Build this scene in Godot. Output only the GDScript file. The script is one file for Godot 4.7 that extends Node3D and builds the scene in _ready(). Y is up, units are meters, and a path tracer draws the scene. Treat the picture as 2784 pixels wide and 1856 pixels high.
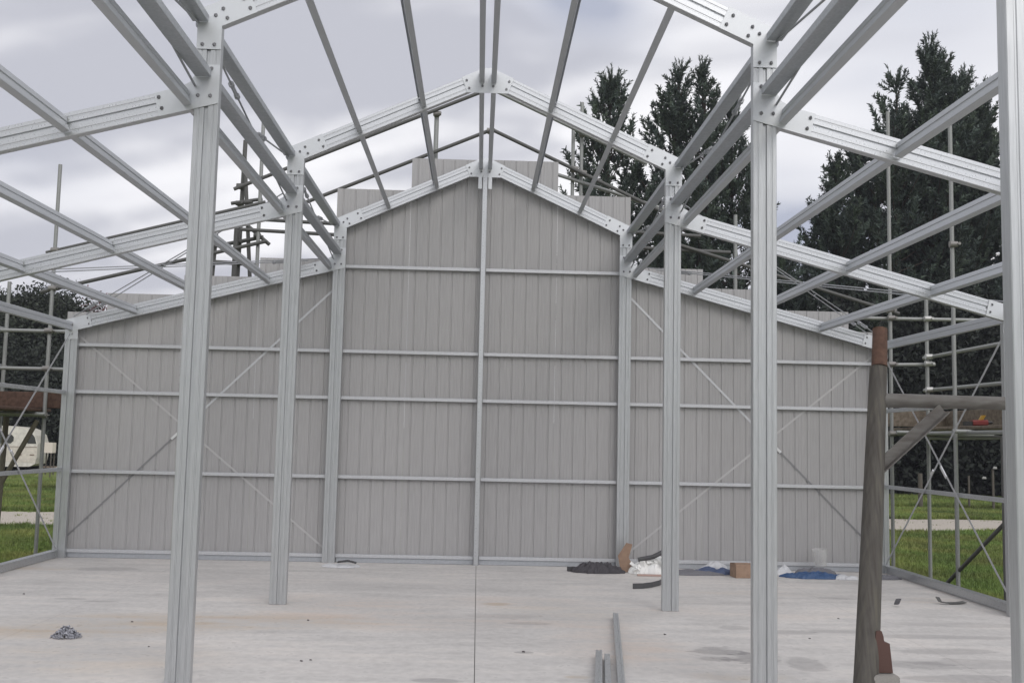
extends Node3D

const A_HALF := 1.76      # inner column lines
const B_HALF := 4.94      # outer column lines
const BAY := [0.0, 3.15, 6.267, 9.42]
const GROUND := -0.35

var used := {}
var rng := RandomNumberGenerator.new()
var M := {}
var bolt_mesh: CylinderMesh

# ---------------------------------------------------------------- naming
func numbered(called: String) -> String:
	if not used.has(called):
		used[called] = 0
		return called
	used[called] += 1
	return "%s_%03d" % [called, used[called]]

func tag(o: Node3D, label: String, category: String, group := "") -> Node3D:
	o.set_meta("label", label)
	o.set_meta("category", category)
	if group != "":
		o.set_meta("group", group)
	return o

func thing(called: String, label: String, category: String, at := Vector3.ZERO, group := "") -> Node3D:
	var o := Node3D.new()
	o.name = numbered(called)
	add_child(o, true)
	o.position = at
	tag(o, label, category, group)
	return o

func mesh_node(called: String, mesh: Mesh, m: Material, parent: Node3D, at := Vector3.ZERO) -> MeshInstance3D:
	var o := MeshInstance3D.new()
	o.name = numbered(called) if parent == self else called
	o.mesh = mesh
	if m:
		o.material_override = m
	o.position = at
	parent.add_child(o, true)
	return o

func obj(called: String, st: SurfaceTool, m: Material, parent: Node3D, at := Vector3.ZERO) -> MeshInstance3D:
	return mesh_node(called, st.commit(), m, parent, at)

func structure(o: Node3D) -> Node3D:
	o.set_meta("kind", "structure")
	return o

func stuff(o: Node3D) -> Node3D:
	o.set_meta("kind", "stuff")
	return o

# ---------------------------------------------------------------- mesh helpers
func mb() -> SurfaceTool:
	var st := SurfaceTool.new()
	st.begin(Mesh.PRIMITIVE_TRIANGLES)
	return st

func tri(st: SurfaceTool, a: Vector3, b: Vector3, c: Vector3) -> void:
	# a, b, c counter-clockwise seen from outside
	var n := (b - a).cross(c - a)
	if n.length_squared() < 1e-18:
		return
	n = n.normalized()
	for p in [a, c, b]:
		st.set_normal(n)
		st.add_vertex(p)

func quad(st: SurfaceTool, a: Vector3, b: Vector3, c: Vector3, d: Vector3) -> void:
	tri(st, a, b, c)
	tri(st, a, c, d)

func box(st: SurfaceTool, c: Vector3, s: Vector3, basis := Basis.IDENTITY) -> void:
	var h := s * 0.5
	var poly := PackedVector2Array([Vector2(-h.x, -h.y), Vector2(h.x, -h.y), Vector2(h.x, h.y), Vector2(-h.x, h.y)])
	extrude(st, poly, c - basis.z * h.z, c + basis.z * h.z, basis.x, basis.y)

# bevelled box: chamfered vertical outline
func chamfer_poly(w: float, h: float, c: float) -> PackedVector2Array:
	var a := w * 0.5
	var b := h * 0.5
	return PackedVector2Array([Vector2(-a + c, -b), Vector2(a - c, -b), Vector2(a, -b + c), Vector2(a, b - c), Vector2(a - c, b), Vector2(-a + c, b), Vector2(-a, b - c), Vector2(-a, -b + c)])

func area2(poly: PackedVector2Array) -> float:
	var s := 0.0
	for i in poly.size():
		s += poly[i].cross(poly[(i + 1) % poly.size()])
	return s

func extrude(st: SurfaceTool, poly_in: PackedVector2Array, p0: Vector3, p1: Vector3, ux: Vector3, uy: Vector3, caps := true) -> void:
	var poly := poly_in.duplicate()
	var hand := ux.cross(uy).dot(p1 - p0)
	if area2(poly) * hand < 0:
		poly.reverse()
	var n := poly.size()
	for i in n:
		var e := poly[i]
		var f := poly[(i + 1) % n]
		var a0 := p0 + ux * e.x + uy * e.y
		var b0 := p0 + ux * f.x + uy * f.y
		var dd := p1 - p0
		quad(st, a0, b0, b0 + dd, a0 + dd)
	if caps:
		var t := Geometry2D.triangulate_polygon(poly)
		for i in range(0, t.size(), 3):
			var q := [poly[t[i]], poly[t[i + 1]], poly[t[i + 2]]]
			var v := []
			for k in 3:
				v.append(ux * q[k].x + uy * q[k].y)
			var nn: Vector3 = (v[1] - v[0]).cross(v[2] - v[0])
			if nn.dot(p1 - p0) < 0:
				var w = v[1]
				v[1] = v[2]
				v[2] = w
			tri(st, p1 + v[0], p1 + v[1], p1 + v[2])
			tri(st, p0 + v[0], p0 + v[2], p0 + v[1])

func tube(st: SurfaceTool, p0: Vector3, p1: Vector3, r0: float, r1 := -1.0, sides := 12, caps := true) -> void:
	if r1 < 0:
		r1 = r0
	var d := (p1 - p0).normalized()
	var ux := d.cross(Vector3.UP if absf(d.y) < 0.9 else Vector3.RIGHT).normalized()
	var uy := d.cross(ux).normalized()
	for i in sides:
		var a := TAU * i / sides
		var b := TAU * (i + 1) / sides
		var na := ux * cos(a) + uy * sin(a)
		var nb := ux * cos(b) + uy * sin(b)
		var q := [[p0 + na * r0, na], [p0 + nb * r0, nb], [p1 + nb * r1, nb], [p1 + na * r1, na]]
		for k in [0, 2, 1, 0, 3, 2]:
			st.set_normal(q[k][1])
			st.add_vertex(q[k][0])
		if caps:
			tri(st, p1, p1 + na * r1, p1 + nb * r1)
			tri(st, p0, p0 + nb * r0, p0 + na * r0)

func path_tube(st: SurfaceTool, pts: Array, r: float, sides := 8) -> void:
	for i in pts.size() - 1:
		tube(st, pts[i], pts[i + 1], r, r, sides)

# cold-formed C section with a recessed band down the web; v = 0 is the web's outer face
func csec(w: float, f: float, lip: float, gw := 0.009, gd := 0.0125, t := 0.0025, side_groove := 0.044) -> PackedVector2Array:
	var h := w * 0.5
	var web := [Vector2(-gw - 0.004, 0), Vector2(-gw, gd), Vector2(gw, gd), Vector2(gw + 0.004, 0)]
	if side_groove > 0:
		var q := side_groove
		web = [Vector2(-q - 0.006, 0), Vector2(-q - 0.003, 0.003), Vector2(-q + 0.003, 0.003), Vector2(-q + 0.006, 0)] + web + [Vector2(q - 0.006, 0), Vector2(q - 0.003, 0.003), Vector2(q + 0.003, 0.003), Vector2(q + 0.006, 0)]
	var p := PackedVector2Array([Vector2(-h + lip, f), Vector2(-h + 0.003, f), Vector2(-h, f - 0.003), Vector2(-h, 0.003), Vector2(-h + 0.003, 0)])
	p.append_array(PackedVector2Array(web))
	p.append_array(PackedVector2Array([Vector2(h - 0.003, 0), Vector2(h, 0.003), Vector2(h, f - 0.003), Vector2(h - 0.003, f), Vector2(h - lip, f), Vector2(h - lip, f - t), Vector2(h - t, f - t), Vector2(h - t, t)]))
	web.reverse()
	for v in web:
		p.append(v + Vector2(0, t))
	p.append_array(PackedVector2Array([Vector2(-h + t, t), Vector2(-h + t, f - t), Vector2(-h + lip, f - t)]))
	return p

func csec_plain(w: float, f: float, lip: float, t := 0.002) -> PackedVector2Array:
	var h := w * 0.5
	return PackedVector2Array([
		Vector2(-h + lip, f), Vector2(-h + 0.003, f), Vector2(-h, f - 0.003), Vector2(-h, 0.003), Vector2(-h + 0.003, 0),
		Vector2(h - 0.003, 0), Vector2(h, 0.003), Vector2(h, f - 0.003), Vector2(h - 0.003, f), Vector2(h - lip, f),
		Vector2(h - lip, f - t), Vector2(h - t, f - t), Vector2(h - t, t),
		Vector2(-h + t, t), Vector2(-h + t, f - t), Vector2(-h + lip, f - t)])

# heap / crumpled sheet: a closed height field over an ellipse or rectangle
func heap(st: SurfaceTool, w: float, d: float, h: float, sd: int, freq: float, round_amount := 1.0, nx := 34, nz := 22, floor_h := 0.004) -> void:
	var ns := FastNoiseLite.new()
	ns.seed = sd
	ns.frequency = freq
	ns.fractal_octaves = 4
	var g := []
	for j in nz + 1:
		var row := []
		for i in nx + 1:
			var u := 2.0 * i / nx - 1.0
			var v := 2.0 * j / nz - 1.0
			var ang := atan2(v, u)
			var edge := 1.0 + 0.28 * ns.get_noise_2d(cos(ang) * 60.0, sin(ang) * 60.0)
			var rr := sqrt(u * u + v * v) / maxf(absf(cos(ang)), absf(sin(ang))) if false else sqrt(u * u + v * v)
			var sq := maxf(absf(u), absf(v))
			# map the square on a disc with a ragged rim
			var k := sq / maxf(rr, 1e-4)
			var x := u * k * edge * w * 0.5
			var z := v * k * edge * d * 0.5
			var prof := pow(maxf(0.0, 1.0 - pow(sq, 2.0 + 2.0 * (1.0 - round_amount))), 0.6)
			var nval := absf(ns.get_noise_2d(x * 100.0, z * 100.0)) * 1.3 + 0.5 * ns.get_noise_2d(x * 40.0 + 99.0, z * 40.0)
			var y := floor_h + h * prof * clampf(0.55 + 0.8 * nval, 0.06, 1.25)
			row.append(Vector3(x + 0.25 * h * nval * prof, y, z))
		g.append(row)
	for j in nz:
		for i in nx:
			quad(st, g[j + 1][i], g[j + 1][i + 1], g[j][i + 1], g[j][i])
	for i in nx:
		for j in [0, nz]:
			var a: Vector3 = g[j][i]
			var b: Vector3 = g[j][i + 1]
			quad(st, Vector3(a.x, 0, a.z), Vector3(b.x, 0, b.z), b, a)
	for j in nz:
		for i in [0, nx]:
			var a: Vector3 = g[j][i]
			var b: Vector3 = g[j + 1][i]
			quad(st, Vector3(a.x, 0, a.z), Vector3(b.x, 0, b.z), b, a)

# ---------------------------------------------------------------- materials
func lin(r: float, g: float, b: float) -> Color:
	return Color(r, g, b).linear_to_srgb()

func mat(c: Color, rough: float, metal := 0.0) -> StandardMaterial3D:
	var m := StandardMaterial3D.new()
	m.albedo_color = c
	m.roughness = rough
	m.metallic = metal
	return m

func noise_image(sd: int, freq: float, kind: int, octaves: int, size: int) -> Image:
	var n := FastNoiseLite.new()
	n.seed = sd
	n.frequency = freq
	n.noise_type = kind
	n.fractal_octaves = octaves
	var im := n.get_seamless_image(size, size)
	im.convert(Image.FORMAT_L8)
	return im

func ramp_tex(im: Image, c0: Color, c1: Color, c2: Color) -> ImageTexture:
	var src := im.get_data()
	var out := PackedByteArray()
	out.resize(src.size() * 3)
	var lut := []
	for i in 256:
		var t := i / 255.0
		var c: Color = c0.lerp(c1, t * 2.0) if t < 0.5 else c1.lerp(c2, t * 2.0 - 1.0)
		lut.append([int(clampf(c.r, 0, 1) * 255), int(clampf(c.g, 0, 1) * 255), int(clampf(c.b, 0, 1) * 255)])
	for i in src.size():
		var l = lut[src[i]]
		out[i * 3] = l[0]
		out[i * 3 + 1] = l[1]
		out[i * 3 + 2] = l[2]
	return ImageTexture.create_from_image(Image.create_from_data(im.get_width(), im.get_height(), false, Image.FORMAT_RGB8, out))

func textured(m: StandardMaterial3D, tex: Texture2D, scale: float, world := true) -> StandardMaterial3D:
	m.albedo_texture = tex
	m.uv1_triplanar = true
	m.uv1_world_triplanar = world
	m.uv1_scale = Vector3.ONE * scale
	return m

func grey(v: float) -> Color:
	return Color(v, v, v)

func make_materials() -> void:
	var spangle := noise_image(3, 0.045, FastNoiseLite.TYPE_CELLULAR, 2, 512)
	var soft := noise_image(9, 0.012, FastNoiseLite.TYPE_SIMPLEX_SMOOTH, 5, 512)
	var fine := noise_image(17, 0.09, FastNoiseLite.TYPE_SIMPLEX, 4, 512)
	var spangle_tex := ramp_tex(spangle, grey(0.91), grey(0.96), grey(1.0))
	var soft_tex := ramp_tex(soft, grey(0.84), grey(0.93), grey(1.0))
	var fine_tex := ramp_tex(fine, grey(0.72), grey(0.88), grey(1.0))
	var rough_tex := ramp_tex(soft, grey(0.6), grey(0.8), grey(1.0))

	var st := textured(mat(lin(0.57, 0.585, 0.60), 0.40, 0.72), spangle_tex, 7.0)
	st.roughness_texture = rough_tex
	M.steel = st
	var cm := textured(mat(lin(0.51, 0.525, 0.535), 0.38, 0.70), ramp_tex(noise_image(29, 0.03, FastNoiseLite.TYPE_SIMPLEX_SMOOTH, 5, 512), grey(0.91), grey(0.96), grey(1.0)), 1.0)
	cm.uv1_scale = Vector3(5.0, 0.30, 5.0)
	M.column = cm
	M.purlin = textured(mat(lin(0.56, 0.58, 0.61), 0.48, 0.60), spangle_tex, 7.0)
	var st2 := textured(mat(lin(0.46, 0.48, 0.51), 0.66, 0.55), spangle_tex, 2.4)
	st2.roughness_texture = rough_tex
	M.steel_dull = st2
	M.plate = textured(mat(lin(0.62, 0.64, 0.66), 0.48, 0.62), spangle_tex, 9.0)
	M.pale_dull = mat(lin(0.30, 0.30, 0.28), 0.8)
	M.bolt = mat(lin(0.20, 0.20, 0.21), 0.6, 0.6)
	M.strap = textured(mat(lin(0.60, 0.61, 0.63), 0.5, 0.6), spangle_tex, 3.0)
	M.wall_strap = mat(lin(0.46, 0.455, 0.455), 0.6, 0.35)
	M.dark_strap = mat(lin(0.24, 0.24, 0.245), 0.65, 0.3)  # darker grey for the lower length of each gable brace
	M.turnbuckle = mat(lin(0.75, 0.75, 0.76), 0.35, 0.7)
	M.rod = mat(lin(0.36, 0.37, 0.39), 0.55, 0.6)
	M.sheet = textured(mat(lin(0.380, 0.374, 0.374), 0.62, 0.0), ramp_tex(fine, grey(0.93), grey(0.97), grey(1.0)), 1.0)
	M.sheet.uv1_scale = Vector3(1.6, 0.05, 1.6)
	M.sheets = [M.sheet]
	for v in [[1.02, 1.02, 1.02], [0.98, 0.98, 0.98]]:
		var sm: StandardMaterial3D = M.sheet.duplicate()
		sm.albedo_color = lin(0.380 * v[0], 0.374 * v[1], 0.374 * v[2])
		M.sheets.append(sm)
	M.pipe = textured(mat(lin(0.40, 0.41, 0.40), 0.6, 0.5), fine_tex, 2.0)
	M.pipe_dark = textured(mat(lin(0.16, 0.16, 0.155), 0.7, 0.35), fine_tex, 2.0)  # darker pipe; for the rear tubes their backlit shade is put into the colour
	M.coupler = mat(lin(0.24, 0.23, 0.22), 0.6, 0.5)
	M.coupler_bright = mat(lin(0.45, 0.45, 0.44), 0.5, 0.6)
	var wood := noise_image(23, 0.02, FastNoiseLite.TYPE_SIMPLEX, 5, 512)
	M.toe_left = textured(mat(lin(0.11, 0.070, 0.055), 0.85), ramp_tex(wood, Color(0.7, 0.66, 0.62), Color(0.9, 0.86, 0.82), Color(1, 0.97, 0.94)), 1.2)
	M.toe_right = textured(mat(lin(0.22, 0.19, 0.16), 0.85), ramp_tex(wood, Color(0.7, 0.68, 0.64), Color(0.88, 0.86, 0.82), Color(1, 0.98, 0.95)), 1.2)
	M.prop_wood = textured(mat(lin(0.17, 0.155, 0.115), 0.85), fine_tex, 1.5)

	# old painted pipe of the trestle: rust showing through greenish paint
	M.trestle = textured(mat(Color.WHITE, 0.75, 0.15), ramp_tex(noise_image(31, 0.010, FastNoiseLite.TYPE_SIMPLEX_SMOOTH, 5, 512), lin(0.046, 0.038, 0.032), lin(0.086, 0.080, 0.072), lin(0.130, 0.120, 0.092)), 1.1)
	M.trestle.uv1_scale = Vector3(7.0, 0.45, 7.0)
	M.rail = textured(mat(Color.WHITE, 0.7, 0.2), ramp_tex(noise_image(37, 0.012, FastNoiseLite.TYPE_SIMPLEX_SMOOTH, 5, 512), lin(0.075, 0.064, 0.058), lin(0.125, 0.118, 0.110), lin(0.17, 0.168, 0.158)), 1.1)
	M.rail.uv1_scale = Vector3(0.7, 3.0, 3.0)
	M.rust = textured(mat(Color.WHITE, 0.9, 0.05), ramp_tex(noise_image(41, 0.03, FastNoiseLite.TYPE_SIMPLEX_SMOOTH, 5, 256), lin(0.055, 0.030, 0.022), lin(0.10, 0.056, 0.040), lin(0.15, 0.085, 0.060)), 2.5)
	M.brick_red = textured(mat(lin(0.125, 0.070, 0.058), 0.9), fine_tex, 4.0)
	M.concrete_block = textured(mat(lin(0.36, 0.345, 0.32), 0.92), fine_tex, 3.0)
	M.slab_edge = textured(mat(lin(0.42, 0.40, 0.38), 0.9), fine_tex, 2.0)
	M.joint = mat(lin(0.10, 0.095, 0.09), 0.95)

	M.white_bag = mat(lin(0.78, 0.78, 0.76), 0.55)
	M.white_film = mat(lin(0.52, 0.525, 0.54), 0.35)
	M.black_cloth = textured(mat(lin(0.085, 0.080, 0.088), 0.9), fine_tex, 9.0)
	M.black_rubber = mat(lin(0.06, 0.06, 0.063), 0.6)
	M.cardboard = textured(mat(lin(0.30, 0.20, 0.14), 0.88), soft_tex, 2.0)
	M.cardboard_box = textured(mat(lin(0.36, 0.245, 0.175), 0.88), soft_tex, 2.0)
	M.blue_tarp = mat(lin(0.030, 0.075, 0.175), 0.5)
	M.navy_tarp = mat(lin(0.06, 0.085, 0.16), 0.55)
	M.grey_cloth = textured(mat(lin(0.20, 0.20, 0.22), 0.8), fine_tex, 4.0)
	M.clear_plastic = mat(Color(0.85, 0.85, 0.84, 0.22), 0.25)
	M.clear_plastic.transparency = BaseMaterial3D.TRANSPARENCY_ALPHA
	M.swarf = mat(lin(0.36, 0.365, 0.40), 0.55, 0.6)
	M.crumb = mat(lin(0.11, 0.10, 0.10), 0.9)
	M.pinkboard = mat(lin(0.42, 0.30, 0.26), 0.85)
	M.tool_red = mat(lin(0.17, 0.018, 0.014), 0.45)
	M.tool_yellow = mat(lin(0.42, 0.25, 0.04), 0.45)
	M.tool_black = mat(lin(0.02, 0.02, 0.02), 0.5)

	M.caravan = textured(mat(lin(0.76, 0.73, 0.65), 0.4), soft_tex, 0.8)
	M.caravan_low = textured(mat(lin(0.70, 0.65, 0.56), 0.45), soft_tex, 0.8)
	M.glass_dark = mat(lin(0.05, 0.052, 0.05), 0.12)
	M.tyre = mat(lin(0.025, 0.025, 0.025), 0.9)
	M.trim = mat(lin(0.22, 0.17, 0.13), 0.6)
	M.white_box = mat(lin(0.66, 0.60, 0.52), 0.7)
	M.post_wood = textured(mat(lin(0.13, 0.115, 0.095), 0.9), fine_tex, 2.0)
	M.pale_timber = textured(mat(lin(0.50, 0.42, 0.28), 0.85), fine_tex, 2.0)
	M.bark = textured(mat(lin(0.07, 0.052, 0.042), 0.95), fine_tex, 1.0)

	var grassim := noise_image(51, 0.02, FastNoiseLite.TYPE_SIMPLEX_SMOOTH, 6, 1024)
	M.ground = textured(mat(Color.WHITE, 0.95), ramp_tex(grassim, lin(0.085, 0.120, 0.030), lin(0.140, 0.175, 0.048), lin(0.205, 0.205, 0.085)), 0.11)
	M.gravel = textured(mat(Color.WHITE, 0.95), ramp_tex(noise_image(53, 0.05, FastNoiseLite.TYPE_SIMPLEX, 5, 1024), lin(0.17, 0.15, 0.125), lin(0.40, 0.36, 0.31), lin(0.56, 0.52, 0.46)), 0.45)
	M.hill = textured(mat(lin(0.035, 0.05, 0.03), 0.95), soft_tex, 0.02)
	for k in ["needles", "leaves", "blade", "stone"]:
		var m := mat(Color.WHITE, 0.8)
		m.vertex_color_use_as_albedo = true
		M[k] = m
	M.blade.backlight_enabled = true
	M.blade.backlight = Color(0.06, 0.10, 0.02)

# slab picture: trowel marks, brown bloom, damp patches
func floor_texture() -> ImageTexture:
	var W := 1280
	var H := 1152
	var x0 := -5.1
	var x1 := 5.1
	var z1 := 9.0
	var n1 := FastNoiseLite.new()
	n1.seed = 5
	n1.frequency = 0.55
	n1.fractal_octaves = 5
	var n2 := FastNoiseLite.new()
	n2.seed = 8
	n2.frequency = 9.0
	n2.fractal_octaves = 4
	var n3 := FastNoiseLite.new()
	n3.seed = 12
	n3.frequency = 1.5
	n3.fractal_octaves = 5
	# x, z, rx, rz, kind (0 brown bloom, 1 pink bloom, 2 damp), strength
	var stains := [
		[-3.1, 4.55, 0.55, 0.16, 0, 0.8], [-2.75, 4.2, 0.7, 0.28, 0, 0.6], [-2.0, 4.0, 0.75, 0.22, 0, 0.75], [-1.6, 3.8, 0.5, 0.2, 1, 0.6], [-1.35, 2.9, 0.45, 0.25, 1, 0.5],
		[-2.5, 5.5, 0.5, 0.35, 0, 0.5], [-3.9, 4.9, 0.8, 0.3, 0, 0.35], [-1.05, 3.25, 0.5, 0.3, 1, 0.55], [-0.45, 3.9, 0.45, 0.28, 1, 0.6], [0.36, 2.75, 0.5, 0.2, 1, 0.6],
		[0.62, 3.8, 0.45, 0.2, 1, 0.7], [1.0, 4.7, 0.3, 0.45, 1, 0.6], [0.9, 3.3, 0.5, 0.22, 0, 0.45], [1.4, 5.2, 0.3, 0.35, 1, 0.45], [2.3, 3.2, 0.6, 0.2, 1, 0.3],
		[1.78, 4.95, 0.15, 0.14, 2, 1.3], [1.93, 5.12, 0.17, 0.14, 2, 1.3], [1.72, 5.16, 0.12, 0.1, 2, 1.0], [2.30, 5.33, 0.09, 0.16, 2, 0.9], [3.1, 5.32, 0.22, 0.12, 2, 0.9], [3.5, 4.8, 0.28, 0.1, 2, 0.9],
		[3.72, 4.2, 0.4, 0.07, 2, 0.8], [2.55, 4.1, 0.2, 0.07, 2, 0.8], [3.0, 4.03, 0.24, 0.07, 2, 0.8], [2.14, 3.94, 0.08, 0.08, 2, 0.8], [1.72, 5.73, 0.2, 0.08, 0, 0.9], [3.6, 2.14, 0.15, 0.06, 2, 0.9],
		[3.24, 5.71, 0.28, 0.1, 2, 1.0], [3.55, 5.2, 0.3, 0.12, 2, 0.8], [4.2, 3.6, 0.5, 0.08, 2, 0.55], [-4.09, 0.92, 0.3, 0.12, 2, 0.9], [-4.7, 0.95, 0.22, 0.1, 0, 0.9], [-3.63, 3.02, 0.1, 0.03, 2, 1.0], [-3.35, 3.13, 0.12, 0.03, 2, 0.9],
		[0.2, 2.9, 0.08, 0.05, 0, 1.4], [0.66, 5.83, 0.05, 0.03, 0, 1.6], [0.35, 5.07, 0.04, 0.025, 2, 1.6], [0.43, 3.9, 0.13, 0.05, 2, 0.8], [-0.25, 5.98, 0.12, 0.04, 2, 1.1], [0.26, 3.55, 0.25, 0.1, 2, 0.5], [2.9, 1.9, 0.5, 0.1, 0, 0.4], [2.2, 2.6, 0.6, 0.1, 2, 0.35], [4.5, 2.2, 0.3, 0.12, 0, 0.4], [-0.6, 1.9, 0.7, 0.2, 2, 0.3], [-2.2, 1.6, 0.9, 0.25, 2, 0.25]]
	var out := PackedByteArray()
	out.resize(W * H * 3)
	var base := Vector3(0.528, 0.508, 0.490)
	var cols := [Vector3(0.86, 0.79, 0.70), Vector3(0.91, 0.845, 0.80), Vector3(0.66, 0.66, 0.67)]
	var cell := {}
	for s in stains:
		var gx0 := int(floor((s[0] - s[2] * 2.0 + 6) / 0.5))
		var gx1 := int(floor((s[0] + s[2] * 2.0 + 6) / 0.5))
		var gz0 := int(floor((s[1] - s[3] * 2.0 + 2) / 0.5))
		var gz1 := int(floor((s[1] + s[3] * 2.0 + 2) / 0.5))
		for gx in range(gx0, gx1 + 1):
			for gz in range(gz0, gz1 + 1):
				var key := Vector2i(gx, gz)
				if not cell.has(key):
					cell[key] = []
				cell[key].append(s)
	for j in H:
		var z := z1 * j / H
		for i in W:
			var x := x0 + (x1 - x0) * i / W
			var a := n1.get_noise_2d(x * 1.0, z * 1.7)
			var b := n2.get_noise_2d(x, z)
			var c := n3.get_noise_2d(x * 0.6, z * 2.6)
			var v := base * (1.0 + 0.13 * a + 0.15 * b + 0.15 * c)
			v *= Vector3(1.0, 1.0 - 0.02 * maxf(0, a + c), 1.0 - 0.04 * maxf(0.0, a + c))
			var key := Vector2i(int(floor((x + 6) / 0.5)), int(floor((z + 2) / 0.5)))
			if cell.has(key):
				for s in cell[key]:
					var dx: float = (x - s[0]) / s[2]
					var dz: float = (z - s[1]) / s[3]
					var r := dx * dx + dz * dz
					if r < 4.0:
						var w: float = s[5] * clampf((1.0 - r / 4.0) * (0.62 + 1.1 * c + 0.5 * a + 0.5 * b), 0.0, 1.0)
						if s[4] == 2:
							w = s[5] * smoothstep(0.25, 0.62, (1.0 - r / 3.2) * 0.95 + 0.75 * c + 0.35 * b) * (1.0 if r < 3.2 else 0.0) * 0.75
						var k: Vector3 = Vector3.ONE.lerp(cols[s[4]], minf(w * 1.05, 1.0))
						v *= k
			if b > 0.46:
				v *= 0.82
			var q := Color(v.x, v.y, v.z).linear_to_srgb()
			var o := (j * W + i) * 3
			out[o] = int(clampf(q.r, 0, 1) * 255)
			out[o + 1] = int(clampf(q.g, 0, 1) * 255)
			out[o + 2] = int(clampf(q.b, 0, 1) * 255)
	return ImageTexture.create_from_image(Image.create_from_data(W, H, false, Image.FORMAT_RGB8, out))

# overcast sky, streaky layer cloud with a few bluish thin places
func sky_texture() -> ImageTexture:
	var W := 1536
	var H := 768
	var n1 := FastNoiseLite.new()
	n1.seed = 77
	n1.frequency = 0.55
	n1.fractal_octaves = 5
	var n2 := FastNoiseLite.new()
	n2.seed = 91
	n2.frequency = 1.7
	n2.fractal_octaves = 5
	var holes := [[Vector3(0.105, 0.405, -0.962), 0.055, 1.0, 0.5], [Vector3(0.05, 0.425, -0.96), 0.05, 0.5, 0.5], [Vector3(0.275, 0.20, -0.977), 0.085, 0.95, 0.45], [Vector3(0.33, 0.18, -0.95), 0.06, 0.6, 0.5], [Vector3(0.42, 0.40, -0.94), 0.13, 0.5, 0.7], [Vector3(-0.42, 0.245, -0.93), 0.09, 0.3, 0.4], [Vector3(-0.25, 0.33, -0.95), 0.06, 0.2, 0.4]]
	for h in holes:
		h[0] = h[0].normalized()
	var out := PackedFloat32Array()
	out.resize(W * H * 3)
	for j in H:
		var th := PI * (j + 0.5) / H
		var y := cos(th)
		var sy := sin(th)
		for i in W:
			var o := (j * W + i) * 3
			if y < -0.05:
				out[o] = 0.20
				out[o + 1] = 0.20
				out[o + 2] = 0.18
				continue
			var ph := TAU * (i + 0.5) / W
			var d := Vector3(sin(ph) * sy, y, -cos(ph) * sy)
			var k := 1.0 / (maxf(d.y, 0.0) + 0.22)
			var px := d.x * k
			var pz := d.z * k
			var warp := n1.get_noise_2d(px * 0.9 + 5.0, pz * 0.9) * 0.5
			var a := n1.get_noise_2d(px * 0.55 + pz * 0.25 + warp, pz * 1.25 - px * 0.35 + warp)
			var b := n2.get_noise_2d(px * 0.5 + pz * 0.3 + warp, pz * 1.6 - px * 0.5)
			var thin := 0.0
			for h in holes:
				var q: Vector3 = d - h[0]
				q.y *= 1.5
				var r: float = q.length() / h[1]
				if r < 2.0:
					thin += h[2] * exp(-r * r * 1.1) * (0.75 + 1.1 * b + 0.6 * a)
			thin = clampf(thin, 0.0, 1.0)
			var s := smoothstep(0.0, 1.0, clampf(0.60 + 1.35 * a + 0.95 * b, 0.0, 1.0))
			var lo := Vector3(0.505, 0.515, 0.575)
			var hi := Vector3(0.895, 0.893, 0.922)
			var c := lo.lerp(hi, s)
			c = c.lerp(Vector3(0.345, 0.380, 0.490), thin * 0.85)
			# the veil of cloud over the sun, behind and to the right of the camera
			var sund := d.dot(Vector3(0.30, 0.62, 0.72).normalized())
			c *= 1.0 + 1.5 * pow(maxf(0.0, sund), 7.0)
			out[o] = c.x
			out[o + 1] = c.y
			out[o + 2] = c.z
	return ImageTexture.create_from_image(Image.create_from_data(W, H, false, Image.FORMAT_RGBF, out.to_byte_array()))

# ---------------------------------------------------------------- shed geometry
func main_bottom(x: float) -> float:
	return 4.824 - 0.4562 * absf(x)

func aisle_bottom(x: float) -> float:
	return 3.537 - 0.2643 * (absf(x) - A_HALF)

func plate_mesh(pts: Array, side: float) -> ArrayMesh:
	var poly := PackedVector2Array()
	for p in pts:
		poly.append(Vector2(p.x * side, p.y))
	var st := mb()
	extrude(st, poly, Vector3(0, 0, 0.0015), Vector3(0, 0, 0.0065), Vector3.RIGHT, Vector3.UP)
	return st.commit()

func plate(frame: Node3D, called: String, pts: Array, bolts: Array, side: float) -> void:
	var p := mesh_node(called, plate_mesh(pts, side), M.plate, frame)
	for b in bolts:
		var o := mesh_node("bolt", bolt_mesh, M.bolt, p, Vector3(b.x * side, b.y, 0.0105))
		o.rotation = Vector3(PI / 2, 0.4 * b.x, 0)

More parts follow.
